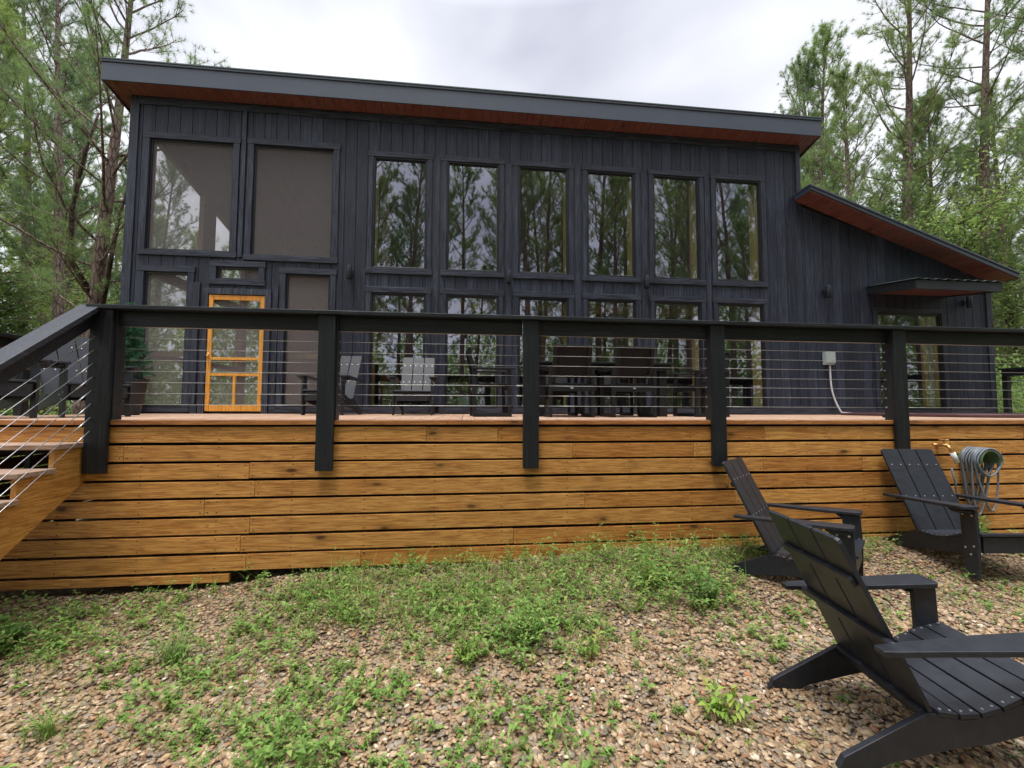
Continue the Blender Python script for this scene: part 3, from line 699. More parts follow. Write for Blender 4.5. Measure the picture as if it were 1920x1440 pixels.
# ------------------------------------------------------------------ adirondack chair (x forward, y left)
def make_adirondack():
    root = empty('adirondack_chair')
    P = M['poly']
    b0, b1 = Vector((-.114, 0, .22)), Vector((-.477, 0, .949)); ax = (b1-b0).normalized(); nrm = Vector((ax.z, 0, -ax.x)); BL = (b1-b0).length
    sw = .166
    for i in (-1, 0, 1):
        c = i*(sw+.011)
        h = sw/2; pts = [(-h, -.04), (h, -.04), (h, BL), (-h, BL)]
        if i == 1: pts = [(-h, -.04), (h, -.04), (h, BL-.02), (h-.006, BL-.006), (h-.02, BL), (-h, BL)]
        if i == -1: pts = [(-h, -.04), (h, -.04), (h, BL), (-h+.02, BL), (-h+.006, BL-.006), (-h, BL-.02)]
        m = MB(); m.prism(pts, b0+Vector((0, c, 0))-nrm*.01, (0, 1, 0), ax, nrm, .02); s = m.build('back_slat', P, root, .003)
    m = MB()
    for i in (-1, 0, 1):
        for fy in (-.045, .045):
            for fr in (.80, .42):
                p = b0+ax*(BL*fr)+Vector((0, i*(sw+.011)+fy, 0))+nrm*.0105
                m.tube([p-nrm*.002, p+nrm*.0012], .0055, 8)
    m.build('back_screws', M['bolt'], root)
    for fr, hw, hh, th in ((.76, .245, .045, .022), (.42, .30, .05, .024), (.02, .25, .05, .024)):
        p = b0+ax*(BL*fr)-nrm*.0105
        m = MB(); n = 8
        for k in range(n):
            y0 = -hw+2*hw*k/n; y1 = y0+2*hw/n
            m.prism([(y0, -hh/2), (y1, -hh/2), (y1, hh/2), (y0, hh/2)], p-nrm*th, (0, 1, 0), ax, nrm, th)
        bm = MB(); bm.prism([(-hw, -hh/2), (hw, -hh/2), (hw, hh/2-.012), (hw-.012, hh/2), (-hw+.012, hh/2), (-hw, hh/2-.012)], p-nrm*th, (0, 1, 0), ax, nrm, th)
        bm.build('back_rail', P, root, .005)
    # seat: six cross slats on a hollowed curve
    def sz(x): return .236+.115*max(0, (x+.1)/.5)**1.35-.03*math.sin(math.pi*min(1, max(0, (x+.1)/.35)))
    xs = [-.105+.0855*k for k in range(7)]
    for a, b in zip(xs, xs[1:]):
        b -= .006; za, zb = sz(a)+.022, sz(b)+.022
        if b > .38: b = .415; zb -= .006
        d = Vector((b-a, 0, zb-za)); L_ = d.length; d.normalize(); up = Vector((-d.z, 0, d.x))
        m = MB(); m.prism([(0, -.022), (L_, -.022), (L_, 0), (0, 0)], Vector((a, -.268, za)), d, up, (0, 1, 0), .536); m.build('seat_slat', P, root, .004)
    m = MB()
    for a in xs[:-1]:
        for q in (.02, .06):
            for y in (-.25, .25): 
                z = (sz(a)*(1-q/.0855)+sz(a+.0855)*q/.0855)+.0225; m.tube([(a+q, y, z-.002), (a+q, y, z+.0015)], .0055, 8)
    m.build('seat_screws', M['bolt'], root)
    pr = [(-.50, 0), (-.40, 0), (-.30, .045), (-.06, .105), (.1, .13), (.375, .205), (.375, sz(.375)-.001), (.30, sz(.30)-.001), (.2, sz(.2)-.001), (.1, sz(.1)-.001), (0, sz(0)-.001), (-.1, sz(-.1)-.001), (-.115, .245), (-.15, .245), (-.49, .065), (-.515, .02)]
    for y in (-.265, .239):
        m = MB(); m.prism(pr, (0, y, 0), (1, 0, 0), (0, 0, 1), (0, 1, 0), .026); m.build('side_rail', P, root, .003)
    for sg in (-1, 1):
        y = .2655 if sg > 0 else -.2905
        m = MB(); m.prism([(.315, 0), (.395, 0), (.405, .30), (.395, .545), (.275, .539), (.285, .30)], (0, y, 0), (1, 0, 0), (0, 0, 1), (0, 1, 0), .025)
        l = m.build('front_leg', P, root, .003)
        m = MB()
        for px, pz in ((.31, .235), (.35, .19), (.375, .26), (.30, .50), (.37, .50)):
            yy = sg*.291; m.tube([(px, yy-.002, pz), (px, yy+.0015*sg+.002, pz)], .008, 8)
        m.build('leg_bolts', M['bolt'], l)
        # arm: wide at the front, narrowing to the back
        zr, zf = .53, .574; L_ = math.hypot(.78, zf-zr); d = Vector((.78, 0, zf-zr)).normalized(); up = Vector((-d.z, 0, d.x))
        yi = .238; 
        outl = [(0, .292), (0, .345), (.05, .352), (.25, .362), (.50, .378), (L_-.03, .385), (L_, .365), (L_, .262), (L_-.025, yi), (.45, .248), (.2, .272)]
        pts = [(a, b*sg) for a, b in outl]
        if sg > 0: pts = pts[::-1]
        m = MB(); m.prism(pts, Vector((-.375, 0, zr-.02)), d, (0, 1, 0), up, .024); m.build('arm', P, root, .004)
        m = MB(); m.prism([(0, 0), (.085, 0), (.085, -.02), (.02, -.10), (0, -.11)] if False else [(-.10, 0), (.05, 0), (.05, -.012), (.02, -.03), (-.07, -.03), (-.10, -.012)], (.335, (.2915 if sg > 0 else -.3415), .5405), (1, 0, 0), (0, 0, 1), (0, 1, 0), .05); m.build('arm_bracket', P, root, .002)
    m = MB(); m.box(.376, .398, -.2385, .2385, .21, .335); m.build('front_apron', P, root, .003)
    return root
adk = make_adirondack()
def zc(x, y): return float(gz(x, y))
GC = 'black adirondack chairs on the gravel'
tag(adk, 'black adirondack chair nearest the camera, seen from behind on the gravel', 'chair', GC)
adk.location = (2.094, 1.88, -1.385); adk.rotation_euler = (0, 0, -.139)
c = copy_tree(adk); c.location = (2.707, 3.286, -1.290); c.rotation_euler = (0, 0, -.862); tag(c, 'black adirondack chair side on, between the near chair and the orange skirting', 'chair', GC)
c = copy_tree(adk); c.location = (4.373, 3.40, -1.235); c.rotation_euler = (0, 0, -1.661); tag(c, 'black adirondack chair facing front beside the wall hose at right', 'chair', GC)
DC = 'adirondack chairs on the deck'
for x, y, rz, lab in ((-2.0, 6.75, -1.68, 'dark adirondack chair on the deck partly behind the second railing post'), (-.78, 6.82, -1.57, 'dark adirondack chair on the deck facing front, before the first tall window'),
                 (-4.30, 5.30, -.52, 'dark adirondack chair on the deck behind the sloping handrail, back slats showing'), (-4.62, 4.55, -.45, 'dark adirondack chair at the top of the stairs, cut by the photo left edge')):
    c = copy_tree(adk); c.location = (x, y, .002); c.rotation_euler = (0, 0, rz); tag(c, lab, 'chair', DC)

# ------------------------------------------------------------------ dining set
def make_dining_chair():
    root = empty('dining_chair'); F = M['dining']; w = .27
    for sg in (-1, 1):
        y = sg*w
        m = MB(); t = .022
        m.prism([(-.25, 0), (.25, 0), (.25, .045), (-.25, .045)], (0, y-t, 0), (1, 0, 0), (0, 0, 1), (0, 1, 0), 2*t)
        m.prism([(.205, .046), (.25, .046), (.24, .605), (.19, .605)], (0, y-t, 0), (1, 0, 0), (0, 0, 1), (0, 1, 0), 2*t)
        m.prism([(-.25, .046), (-.205, .046), (-.215, .605), (-.26, .605)], (0, y-t, 0), (1, 0, 0), (0, 0, 1), (0, 1, 0), 2*t)
        m.build('side_frame', F, root, .003)
        m = MB(); m.box(-.26, .29, y-.032, y+.032, .606, .636); m.build('armrest', F, root, .006)
        m = MB(); m.prism([(-.20, .38), (-.16, .38), (-.285, .87), (-.325, .87)], (0, y-t-sg*.046, 0), (1, 0, 0), (0, 0, 1), (0, 1, 0), 2*t); m.build('back_post', F, root, .003)
    m = MB(); m.box(-.20, .235, -.245, .245, .405, .43); m.build('seat', M['sling'], root, .008)
    MB().box(.21, .246, -.247, .247, .345, .404).build('front_rail', F, root, .003); MB().box(-.25, -.207, -.247, .247, .325, .404).build('rear_rail', F, root, .003)
    m = MB(); m.prism([(-.185, .50), (-.175, .50), (-.285, .875), (-.297, .875)], (0, -.20, 0), (1, 0, 0), (0, 0, 1), (0, 1, 0), .40); m.build('back_sling', M['sling'], root, .003)
    m = MB(); m.box(-.315, -.275, -.26, .26, .872, .895); m.build('top_bar', M['dining'], root, .004)
    m = MB(); m.lathe([(.0, -.001), (.022, 0), (.02, .003), (0, .004)], (0, 0, 0), 14, Matrix.Translation((-.2505, 0, .365)) @ Matrix.Rotation(R(-90), 4, 'Y') @ Matrix.Scale(.55, 4, (1, 0, 0)), False); m.build('badge', M['bolt'], root)
    return root
dc = make_dining_chair(); DG = 'black sling dining chairs around the deck table'
spots = [(1.32, 5.45, 1.57, 'left of the two dining chairs with their backs to the railing'), (2.13, 5.45, 1.57, 'right of the two dining chairs with their backs to the railing'),
         (.33, 5.75, 0.06, 'dining chair at the left end of the deck table by the middle post'), (3.32, 5.75, 3.20, 'dining chair at the right end of the deck table, tilted back showing'),
         (1.45, 6.75, -1.57, 'left dining chair on the far side of the table, against the windows'), (2.35, 6.75, -1.57, 'right dining chair on the far side of the table, against the windows')]
for i, (x, y, rz, lab) in enumerate(spots):
    c = dc if i == 0 else copy_tree(dc); c.location = (x, y, .002); c.rotation_euler = (0, 0, rz); tag(c, lab, 'chair', DG)
tb = empty('dining_table', (1.85, 6.05, .002)); tag(tb, 'long black slatted dining table standing on the deck', 'table')
m = MB()
for k in range(7): m.box(-1.02, 1.02, -.46+k*.1325, -.46+k*.1325+.125, .715, .74)
m.build('tabletop', M['dining'], tb, .003)
m = MB(); m.box(-.98, .98, -.44, -.41, .63, .7145); m.box(-.98, .98, .41, .44, .63, .7145); m.box(-.98, -.95, -.409, .409, .63, .7145); m.box(.95, .98, -.409, .409, .63, .7145); m.build('apron', M['dining'], tb)
for sx in (-1, 1):
    for sy in (-1, 1):
        m = MB(); m.box(sx*.88-.055, sx*.88+.055, sy*.34-.055, sy*.34+.055, 0, .7145); m.build('leg', M['dining'], tb, .004)

# ------------------------------------------------------------------ tub cover
tc_ = empty('tub_cover', (6.9, 5.2, 0)); tag(tc_, 'flat maroon vinyl cover lying on the deck at the right', 'hot tub cover')
m = MB(); m.prism([(0, 2.0), (.12, .2), (.45, -.1), (3.6, -.1), (3.6, 2.0)], (0, 0, .004), (1, 0, 0), (0, 1, 0), (0, 0, 1), .045); m.build('cover', M['cover'], tc_, .012)
m = MB()
for x in (.9, 2.0, 3.0): m.box(x, x+.05, -.112, -.10, .002, .04)
m.box(.3, 3.5, .90, .93, .0492, .056); m.build('strap', M['blackpot'], tc_)
m = MB(); m.tube([(-2.2+6.9-6.9+.0, -.85, .04), (-1.9, -.85, .04)], .02, 8); m.build('strap_handle', M['blackpot'], tc_)

# ------------------------------------------------------------------ leaves and plants (numpy)
class NB:
    def __init__(s): s.V = []; s.T = []; s.n = 0
    def add(s, V, T): s.V.append(V); s.T.append(T+s.n); s.n += len(V)
    def build(s, name, m, parent=None, smooth=False): return tris(name, np.concatenate(s.V), np.concatenate(s.T), m, parent, smooth)
def unit(a): return a/np.maximum(np.linalg.norm(a, axis=-1, keepdims=True), 1e-9)
def leaves(P, D, L, W, fold=.25, droop=.25):
    """one folded, drooping leaf of four triangles at each P along D"""
    n = len(P); D = unit(D); up = np.tile([0, 0, 1.], (n, 1)); S = unit(np.cross(D, up)+1e-3*rng.normal(size=(n, 3))); U = np.cross(S, D)
    L = L.reshape(-1, 1); W = W.reshape(-1, 1)
    mid = P+D*L*.5-up*0; tip = P+D*L-U*L*droop
    a = mid+S*W*.5+U*W*fold; b = mid-S*W*.5+U*W*fold
    V = np.stack([P, a, tip, b, mid-U*L*droop*.12], 1).reshape(-1, 3)
    T = np.array([[0, 1, 4], [1, 2, 4], [2, 3, 4], [3, 0, 4]]); T = (T[None]+5*np.arange(n)[:, None, None]).reshape(-1, 3)
    return V, T
def needles(P, D, L, W, spread, k):
    """k needles fanned out round each P"""
    n = len(P); P = np.repeat(P, k, 0); D = np.repeat(unit(D), k, 0); m = n*k
    a = unit(D+rng.normal(size=(m, 3))*spread)
    l = (L*rng.uniform(.7, 1.15, m)).reshape(-1, 1); s = unit(np.cross(a, rng.normal(size=(m, 3))))*W*.5
    base = P+D*(rng.uniform(-.22, .12, m).reshape(-1, 1))*L
    tip = base+a*l; tip[:, 2] -= l[:, 0]*.06
    V = np.stack([base+s, base-s, tip], 1).reshape(-1, 3); T = np.arange(3*m).reshape(-1, 3)
    return V, T
def blades(P, H, lean, W, seg=3):
    n = len(P); az = rng.uniform(0, 6.283, n); d = np.stack([np.cos(az), np.sin(az), np.zeros(n)], 1); s = np.stack([-np.sin(az), np.cos(az), np.zeros(n)], 1)
    rows = []
    for i in range(seg+1):
        t = i/seg; c = P+np.array([0, 0, 1.])*(H*(t-.25*lean*t*t)).reshape(-1, 1)+d*(H*lean*t*t).reshape(-1, 1)
        w = (W*(1-t**1.5)*.5+.0002).reshape(-1, 1); rows += [c-s*w, c+s*w]
    V = np.stack(rows, 1).reshape(-1, 3); q = 2*(seg+1); T = []
    for i in range(seg): T += [[2*i, 2*i+1, 2*i+3], [2*i, 2*i+3, 2*i+2]]
    T = (np.array(T)[None]+q*np.arange(n)[:, None, None]).reshape(-1, 3)
    return V, T

# ------------------------------------------------------------------ pines
def limb_path(p, az, el, L, sag=.0, rise=.25, n=6, wig=.05):
    pts = [np.array(p)]; d = np.array([math.cos(az)*math.cos(el), math.sin(az)*math.cos(el), math.sin(el)])
    for i in range(n):
        d = d+np.array([0, 0, rise/n])+rng.normal(size=3)*wig; d = d/np.linalg.norm(d); pts.append(pts[-1]+d*L/n)
    return pts
def make_pine(H, r0, c0, Lmax, nb, tuft=20, needle=.17, nw=.0045, seed=1, dens=1.0, mat_n='needle', dead=8):
    global rng
    rng = np.random.default_rng(seed)
    root = empty('pine_tree'); tr = MB(); nbd = NB()
    bend = rng.uniform(-.35, .35, 2); ph = rng.uniform(0, 6)
    def axis(t): return np.array([bend[0]*t*t*2+.06*math.sin(5*t+ph), bend[1]*t*t*2+.06*math.cos(4*t+ph), H*t])
    ts = np.linspace(0, 1, 16); tr.tube([axis(t)-np.array([0, 0, .25 if t == 0 else 0]) for t in ts], [r0*(1.15 if t == 0 else 1)*(1-t)**.8+.012 for t in ts], 12)
    TP, TD = [], []
    for i in range(nb):
        t = c0+(1-c0)*((i+rng.uniform(0, 1))/nb)**.85; u = (t-c0)/(1-c0)
        L = Lmax*(.6+.4*min(1, u/.3))*(1-u**2.4)**.6*rng.uniform(.55, 1.1)+.25
        az = i*2.4+rng.uniform(-.6, .6); el = R(rng.uniform(0, 22)+48*u)
        pts = limb_path(axis(min(t, .99)), az, el, L, rise=.55, wig=.09, n=7); rb = (.007+.010*L/1.5)*(r0/.16)**.5
        tr.tube(pts, [rb*(1-k/len(pts))**.8+.004 for k in range(len(pts))], 5, False)
        for k in range(2, len(pts)):
            m = int(rng.integers(1, 4)*dens+.5) if k > 2 else 1
            for j in range(m):
                d = pts[k]-pts[k-1]; d /= np.linalg.norm(d)
                a2 = math.atan2(d[1], d[0])+rng.choice([-1, 1])*rng.uniform(.3, 1.2); l2 = L*rng.uniform(.16, .34)*(1.3-k/len(pts)*.7)
                q = limb_path(pts[k]-d*rng.uniform(0, L/7), a2, math.asin(np.clip(d[2], -1, 1))+rng.uniform(-.5, .4), l2, rise=.45, n=4, wig=.14)
                tr.tube(q, [.007, .006, .005, .004, .003], 4, False)
                for s in (2, 3, 4):
                    TP.append(q[s]); dd = q[s]-q[s-1]; TD.append(dd/np.linalg.norm(dd)+np.array([0, 0, .2]))
                    for _ in range(int(rng.integers(0, 2))):
                        e = q[s]+rng.normal(size=3)*.13; TP.append(e); TD.append(e-q[s]+np.array([0, 0, .1]))
        dd = pts[-1]-pts[-2]; TP.append(pts[-1]); TD.append(dd/np.linalg.norm(dd))
    for i in range(dead):
        t = rng.uniform(.12, c0); az = rng.uniform(0, 6.28); pts = limb_path(axis(t), az, R(rng.uniform(-5, 30)), rng.uniform(.5, 1.9), rise=.15, wig=.12, n=6)
        tr.tube(pts, [.016*(1-k/7)+.003 for k in range(7)], 5, False)
        for k in (2, 3, 4, 5):
            q = limb_path(pts[k], az+rng.uniform(-1.2, 1.2), rng.uniform(-.2, .5), rng.uniform(.2, .6), n=3, wig=.2); tr.tube(q, [.005, .004, .003, .002], 4, False)
    V, T = needles(np.array(TP), np.array(TD), needle*.9, nw, .95, int(tuft*1.35)); nbd.add(V, T)
    tr.build('trunk', M['bark'], root, 0, True); nbd.build('crown', M[mat_n], root)
    return root
def at_px(U, V, y):
    yaw, pit = R(-6.2246), R(3.1853)
    return None
kinds = [make_pine(13, .16, .30, 2.3, 44, 20, .18, .007, 11), make_pine(16, .17, .36, 2.3, 48, 20, .18, .007, 12), make_pine(15, .14, .45, 2.1, 42, 18, .19, .008, 13, mat_n='needle2'),
         make_pine(10.5, .12, .18, 2.2, 42, 18, .18, .007, 14, mat_n='needle2'), make_pine(17, .16, .48, 2.4, 42, 20, .19, .008, 15)]
rng = np.random.default_rng(99)
used = [False]*len(kinds)
def pine(k, x, y, s=1., rz=0, label=None, group=None, zs=1.):
    if used[k]: c = copy_tree(kinds[k])
    else: c = kinds[k]; used[k] = True
    c.location = (x, y, float(gz(x, min(y, 60)))-.05); c.rotation_euler = (0, 0, rz); c.scale = (s, s, s*zs); tag(c, label, 'tree', group); return c
# marked trees
big = make_pine(12, .15, .26, 2.9, 44, 22, .17, .005, 21, .9, 'needle2', 10)
big.location = (-7.55, 9.4, -1.55); tag(big, 'largest pine trunk left of the house corner with a forked limb', 'tree')
lim = MB()
lp = [(-.05, 0, 3.3), (.32, -.12, 3.75), (.45, -.15, 4.7), (.52, -.1, 5.6), (.75, -.1, 6.5)]; lim.tube(lp, [.05, .045, .038, .03, .018], 8)
lp = [(.02, 0, 3.9), (-.30, -.15, 4.6), (-.28, -.2, 5.6), (-.10, -.2, 6.8), (.1, -.2, 7.6)]; lim.tube(lp, [.055, .05, .04, .03, .018], 8)
lim.build('limb', M['darkbark'], big, 0, True)
pine(1, -11.4, 13.2, .95, 1.0, 'tall slim pine just left of the largest trunk, its top out of the picture')
pine(3, -13.2, 10.6, .9, 2.0, 'leafy pine at the far left edge with long drooping limbs')
pine(0, 13.9, 13.6, 1.02, .4, 'pine rising just right of the upper roof end, bushy pointed top')
pine(1, 16.6, 14.2, 1.22, 2.4, 'tall pine with a bare reddish trunk above the low wing roof')
pine(4, 18.4, 13.0, 1.2, 4.0, 'tall pine with high crown near the right edge')
pine(2, 15.2, 17.0, 1.2, 5.0, 'fresh green pine behind the wing roof')
def scatter(n, a0, a1, r0_, r1_, seed, label, group, smin=.8, smax=1.2, md=1.5):
    g = np.random.default_rng(seed); pts = []
    tries = 0
    while len(pts) < n and tries < 20000:
        tries += 1
        a = R(g.uniform(a0, a1)); r = math.sqrt(g.uniform(r0_**2, r1_**2)); x, y = math.sin(a)*r, math.cos(a)*r
        if all((x-p[0])**2+(y-p[1])**2 > md**2 for p in pts): pts.append((x, y))
    for x, y in pts:
        k = int(g.integers(0, 5)); pine(k, x, y, g.uniform(smin, smax), g.uniform(0, 6.28), label, group)
scatter(40, -56, -33.5, 18, 46, 31, 'one of the pines in the dense forest left of the cabin', 'forest pines left of the cabin')
scatter(54, 38.5, 64, 20, 48, 32, 'one of the pines in the forest to the right beyond the low wing', 'forest pines right of the cabin')
# behind the house and low enough to stay under its eaves
g = np.random.default_rng(5)
for i in range(16):
    x = -16+i*2.3+g.uniform(-.8, .8); y = g.uniform(30, 38); pine(int(g.integers(0, 4)), x, y, g.uniform(.8, .98), g.uniform(0, 6), 'one of the pines standing behind the cabin roof', 'pines behind the cabin')
# forest behind the camera, seen in the window panes
BG = 'pines on the open side of the yard'; BLb = 'one of the pines facing the cabin, seen only in its window panes'
g = np.random.default_rng(6)
for row, (y0, st_, s0) in enumerate(((-8.0, 2.3, 1.1), (-12, 2.4, 1.25), (-17, 2.6, 1.3))):
    x = -9-row*2
    while x < 33+row*6:
        if not (-2.2 < x < 1.5 and row == 0): pine(int(g.choice([0, 1, 2, 3, 0, 1])), x+g.uniform(-.6, .6), y0+g.uniform(-1.2, 1.2), s0*g.uniform(.85, 1.15), g.uniform(0, 6), BLb, BG)
        x += st_*g.uniform(.8, 1.25)

# undergrowth: leafy bushes
def make_bush(seed, r=1.1, h=1.6, n=2600, L=.085):
    global rng
    rng = np.random.default_rng(seed); root = empty('bush'); st_ = MB(); P, D = [], []
    for i in range(30):
        az = rng.uniform(0, 6.28); el = R(rng.uniform(35, 85)); l = rng.uniform(.6, 1.)*h
        pts = limb_path((0, 0, 0), az, el, l, rise=-.1, wig=.14, n=6); pts = [p*np.array([r/h*1.3, r/h*1.3, 1]) for p in pts]
        st_.tube(pts, [.014*(1-k/7)+.003 for k in range(7)], 4, False)
        for q in range(n//30):
            k = rng.integers(2, 7); c = pts[k]+rng.normal(size=3)*.13*h; c[2] = abs(c[2]); P.append(c); d = c-pts[max(0, k-2)]; D.append(d/np.linalg.norm(d)+rng.normal(size=3)*.4)
    nb_ = NB(); P = np.array(P); m = len(P); nb_.add(*leaves(P, np.array(D), rng.uniform(.6, 1.2, m)*L, rng.uniform(.4, .6, m)*L, .2, .3))
    st_.build('stems', M['stem'], root); nb_.build('foliage', M['leaf'], root); return root
bushes = [make_bush(41), make_bush(42, .9, 2.2), make_bush(43, 1.4, 1.3, 3000)]
bused = [False]*3
def bush(k, x, y, s, rz, label, group=None):
    if bused[k]: c = copy_tree(bushes[k])
    else: c = bushes[k]; bused[k] = True
    c.location = (x, y, float(gz(x, y))-.05); c.rotation_euler = (0, 0, rz); c.scale = (s, s, s); tag(c, label, 'bush', group)
UG = 'leafy bushes under the forest edge'; UL = 'one of the leafy bushes under the forest pines'
g = np.random.default_rng(8)
for i in range(34):
    a = R(g.uniform(-52, -33)); r = g.uniform(12.5, 30); bush(int(g.integers(0, 3)), math.sin(a)*r, math.cos(a)*r, g.uniform(.8, 1.6), g.uniform(0, 6), UL, UG)
for i in range(34):
    a = R(g.uniform(52, 64)) if i % 2 else R(g.uniform(44, 60)); r = g.uniform(18, 32); bush(int(g.integers(0, 3)), math.sin(a)*r, math.cos(a)*r, g.uniform(.9, 1.7), g.uniform(0, 6), UL, UG)
for i in range(44): bush(int(g.integers(0, 3)), -12+i*1.05, -6.6-g.uniform(0, 5), g.uniform(1.3, 2.2), g.uniform(0, 6), 'one of the bushes facing the cabin, seen only in its window panes', 'bushes on the open side of the yard')
for i, (x, y) in enumerate([(-7.2, 13.6), (-6.4, 14.6), (-8.2, 14.8), (-7.3, 16.2), (-9.2, 16.0), (-5.6, 15.5), (-8.5, 12.6)]): bush(i % 3, x, y, 1.35, i*1.3, 'one of the bushes behind the porch, seen through its screens', 'bushes behind the porch')
for i, (x, y) in enumerate([(-9.2, 18), (-7.5, 19.5), (-11, 19.5)]): pine(3, x, y, .85, i*2., 'one of the young pines behind the porch, seen through its screens', 'young pines behind the porch')
bush(1, 12.9, 8.6, 1.05, 1, 'bright green shrub behind the right end of the cabin wing')
bush(0, 13.9, 9.6, 1.5, 4, 'bright green shrub at the right picture edge behind the deck')
bush(2, -7.3, 6.6, .8, 2, 'green shrub seen between the chair and the stair cables at left')
bush(0, -8.6, 7.0, 1.0, 5, 'green shrub beyond the deck side railing at left')

def make_broadleaf(seed, H=6.5, r=2.1, n=5200, L=.11):
    global rng
    rng = np.random.default_rng(seed); root = empty('broadleaf_tree'); tr = MB(); P, D = [], []
    tk = limb_path((0, 0, -.1), 0, R(88), H*.9, rise=0, n=9, wig=.05); tr.tube(tk, [.07*(1-k/10)+.01 for k in range(10)], 8)
    nbr = 40
    for i in range(nbr):
        b = tk[int(rng.integers(2, 10))]; az = rng.uniform(0, 6.28); pts = limb_path(b, az, R(rng.uniform(5, 60)), r*rng.uniform(.4, 1.), rise=.1, n=6, wig=.15); tr.tube(pts, [.02*(1-k/7)+.003 for k in range(7)], 4, False)
        for q in range(n//nbr):
            c = pts[int(rng.integers(1, 7))]+rng.normal(size=3)*np.array([.26, .26, .14]); P.append(c); D.append(rng.normal(size=3)*np.array([1, 1, .3])-np.array([0, 0, .1]))
    m = len(P); o = NB(); o.add(*leaves(np.array(P), np.array(D), rng.uniform(.6, 1.2, m)*L, rng.uniform(.4, .65, m)*L, .15, .3)); tr.build('trunk', M['bark'], root, 0, True); o.build('crown', M['leaf'], root); return root
bl = [make_broadleaf(81), make_broadleaf(82, 5, 1.8, 4600, .10), make_broadleaf(83, 8, 2.4, 6000, .12)]; blu = [False]*3
g = np.random.default_rng(84)
def broad(k, x, y, s, label, group=None):
    c = copy_tree(bl[k]) if blu[k] else bl[k]; blu[k] = True
    c.location = (x, y, float(gz(x, min(y, 60)))); c.rotation_euler = (0, 0, g.uniform(0, 6)); c.scale = (s, s, s); tag(c, label, 'tree', group)
for i in range(12):
    a = R(-36-i*1.7+g.uniform(-1, 1)); r = g.uniform(15, 26); broad(int(g.integers(0, 3)), math.sin(a)*r, math.cos(a)*r, g.uniform(.7, 1.1), 'one of the thin light green saplings among the pines at left', 'broadleaf saplings left of the cabin')
for i in range(9):
    a = R(46+i*2.1+g.uniform(-1, 1)); r = g.uniform(19, 30); broad(int(g.integers(0, 3)), math.sin(a)*r, math.cos(a)*r, g.uniform(.8, 1.3), 'one of the light green saplings among the pines at right', 'broadleaf saplings right of the cabin')
for i in range(20): broad(int(g.integers(0, 3)), -8+i*2.0, -10.5-g.uniform(0, 6), g.uniform(.7, 1.0), 'one of the broadleaf trees facing the cabin, seen only in its window panes', 'broadleaf trees on the open side of the yard')
# far-off wood closing the view on every side
def far_wood():
    global rng
    rng = np.random.default_rng(90); n = 105000; a = rng.uniform(0, 2*math.pi, n); r = rng.uniform(52, 70, n); lim_ = 19.0
    h = lim_*rng.uniform(0, 1, n)**1.15*(.75+.25*np.sin(a*37)+.15*np.sin(a*91+1)); P = np.stack([np.sin(a)*r, np.cos(a)*r, h-1.8], 1)
    o = NB(); o.add(*leaves(P, rng.normal(size=(n, 3)), rng.uniform(.5, 1.1, n), rng.uniform(.35, .7, n), .1, .2)); tag(o.build('distant_wood', M['leaf']), 'far off green wood closing the view behind the nearer trees', 'wood', kind='stuff')
far_wood()

# ------------------------------------------------------------------ potted conifer, mint pot
pt = empty('potted_conifer', (-4.60, 6.35, .002)); tag(pt, 'small blue green conifer in a tapered black pot beside the porch', 'potted plant')
m = MB(); m.lathe([(.15, 0), (.16, .01), (.225, .45), (.24, .455), (.24, .49), (.215, .49), (.21, .44)], seg=28); m.build('pot', M['blackpot'], pt, 0, False)
m = MB(); m.lathe([(.208, .42), (.206, .43)], seg=20); m.build('soil', M['soil'], pt)
rng = np.random.default_rng(51); P, D = [], []; tr = MB(); tr.tube([(0, 0, .45), (0, 0, 1.5)], [.02, .006], 6)
for i in range(150):
    t = (i/150)**.85; z = .50+1.0*t; L = (.27*(1-t)**.9+.02)*rng.uniform(.8, 1.1); az = i*2.4; q = limb_path((0, 0, z), az, R(8+30*t), L, rise=.15, n=4, wig=.07); tr.tube(q, [.005, .004, .004, .003, .002], 4, False)
    for k in range(1, 5):
        d = (q[k]-q[k-1])/np.linalg.norm(q[k]-q[k-1])
        for j in range(3):
            P.append(q[k]+rng.normal(size=3)*.012); dd = d+np.array([-d[1], d[0], 0])*rng.uniform(-.9, .9); D.append(dd)
nb_ = NB(); nb_.add(*needles(np.array(P), np.array(D), .05, .006, .6, 18)); tr.build('trunk', M['bark'], pt); nb_.build('crown', M['fir'], pt)
mp_ = empty('plant_pot', (.02, YH+.42, .0)); tag(mp_, 'mint green pot with a leafy plant behind the second tall window', 'plant pot')
m = MB(); m.lathe([(.13, 0), (.165, .27), (.175, .275), (.175, .31), (.155, .31), (.15, .28)], seg=26); m.build('pot', M['mint'], mp_)
rng = np.random.default_rng(52); n = 160; P = rng.normal(size=(n, 3))*np.array([.12, .1, .13])+np.array([0, 0, .5]); nb_ = NB(); nb_.add(*leaves(P, P-np.array([0, 0, .3]), rng.uniform(.05, .11, n), rng.uniform(.03, .06, n)))
nb_.build('plant', M['leaf'], mp_)

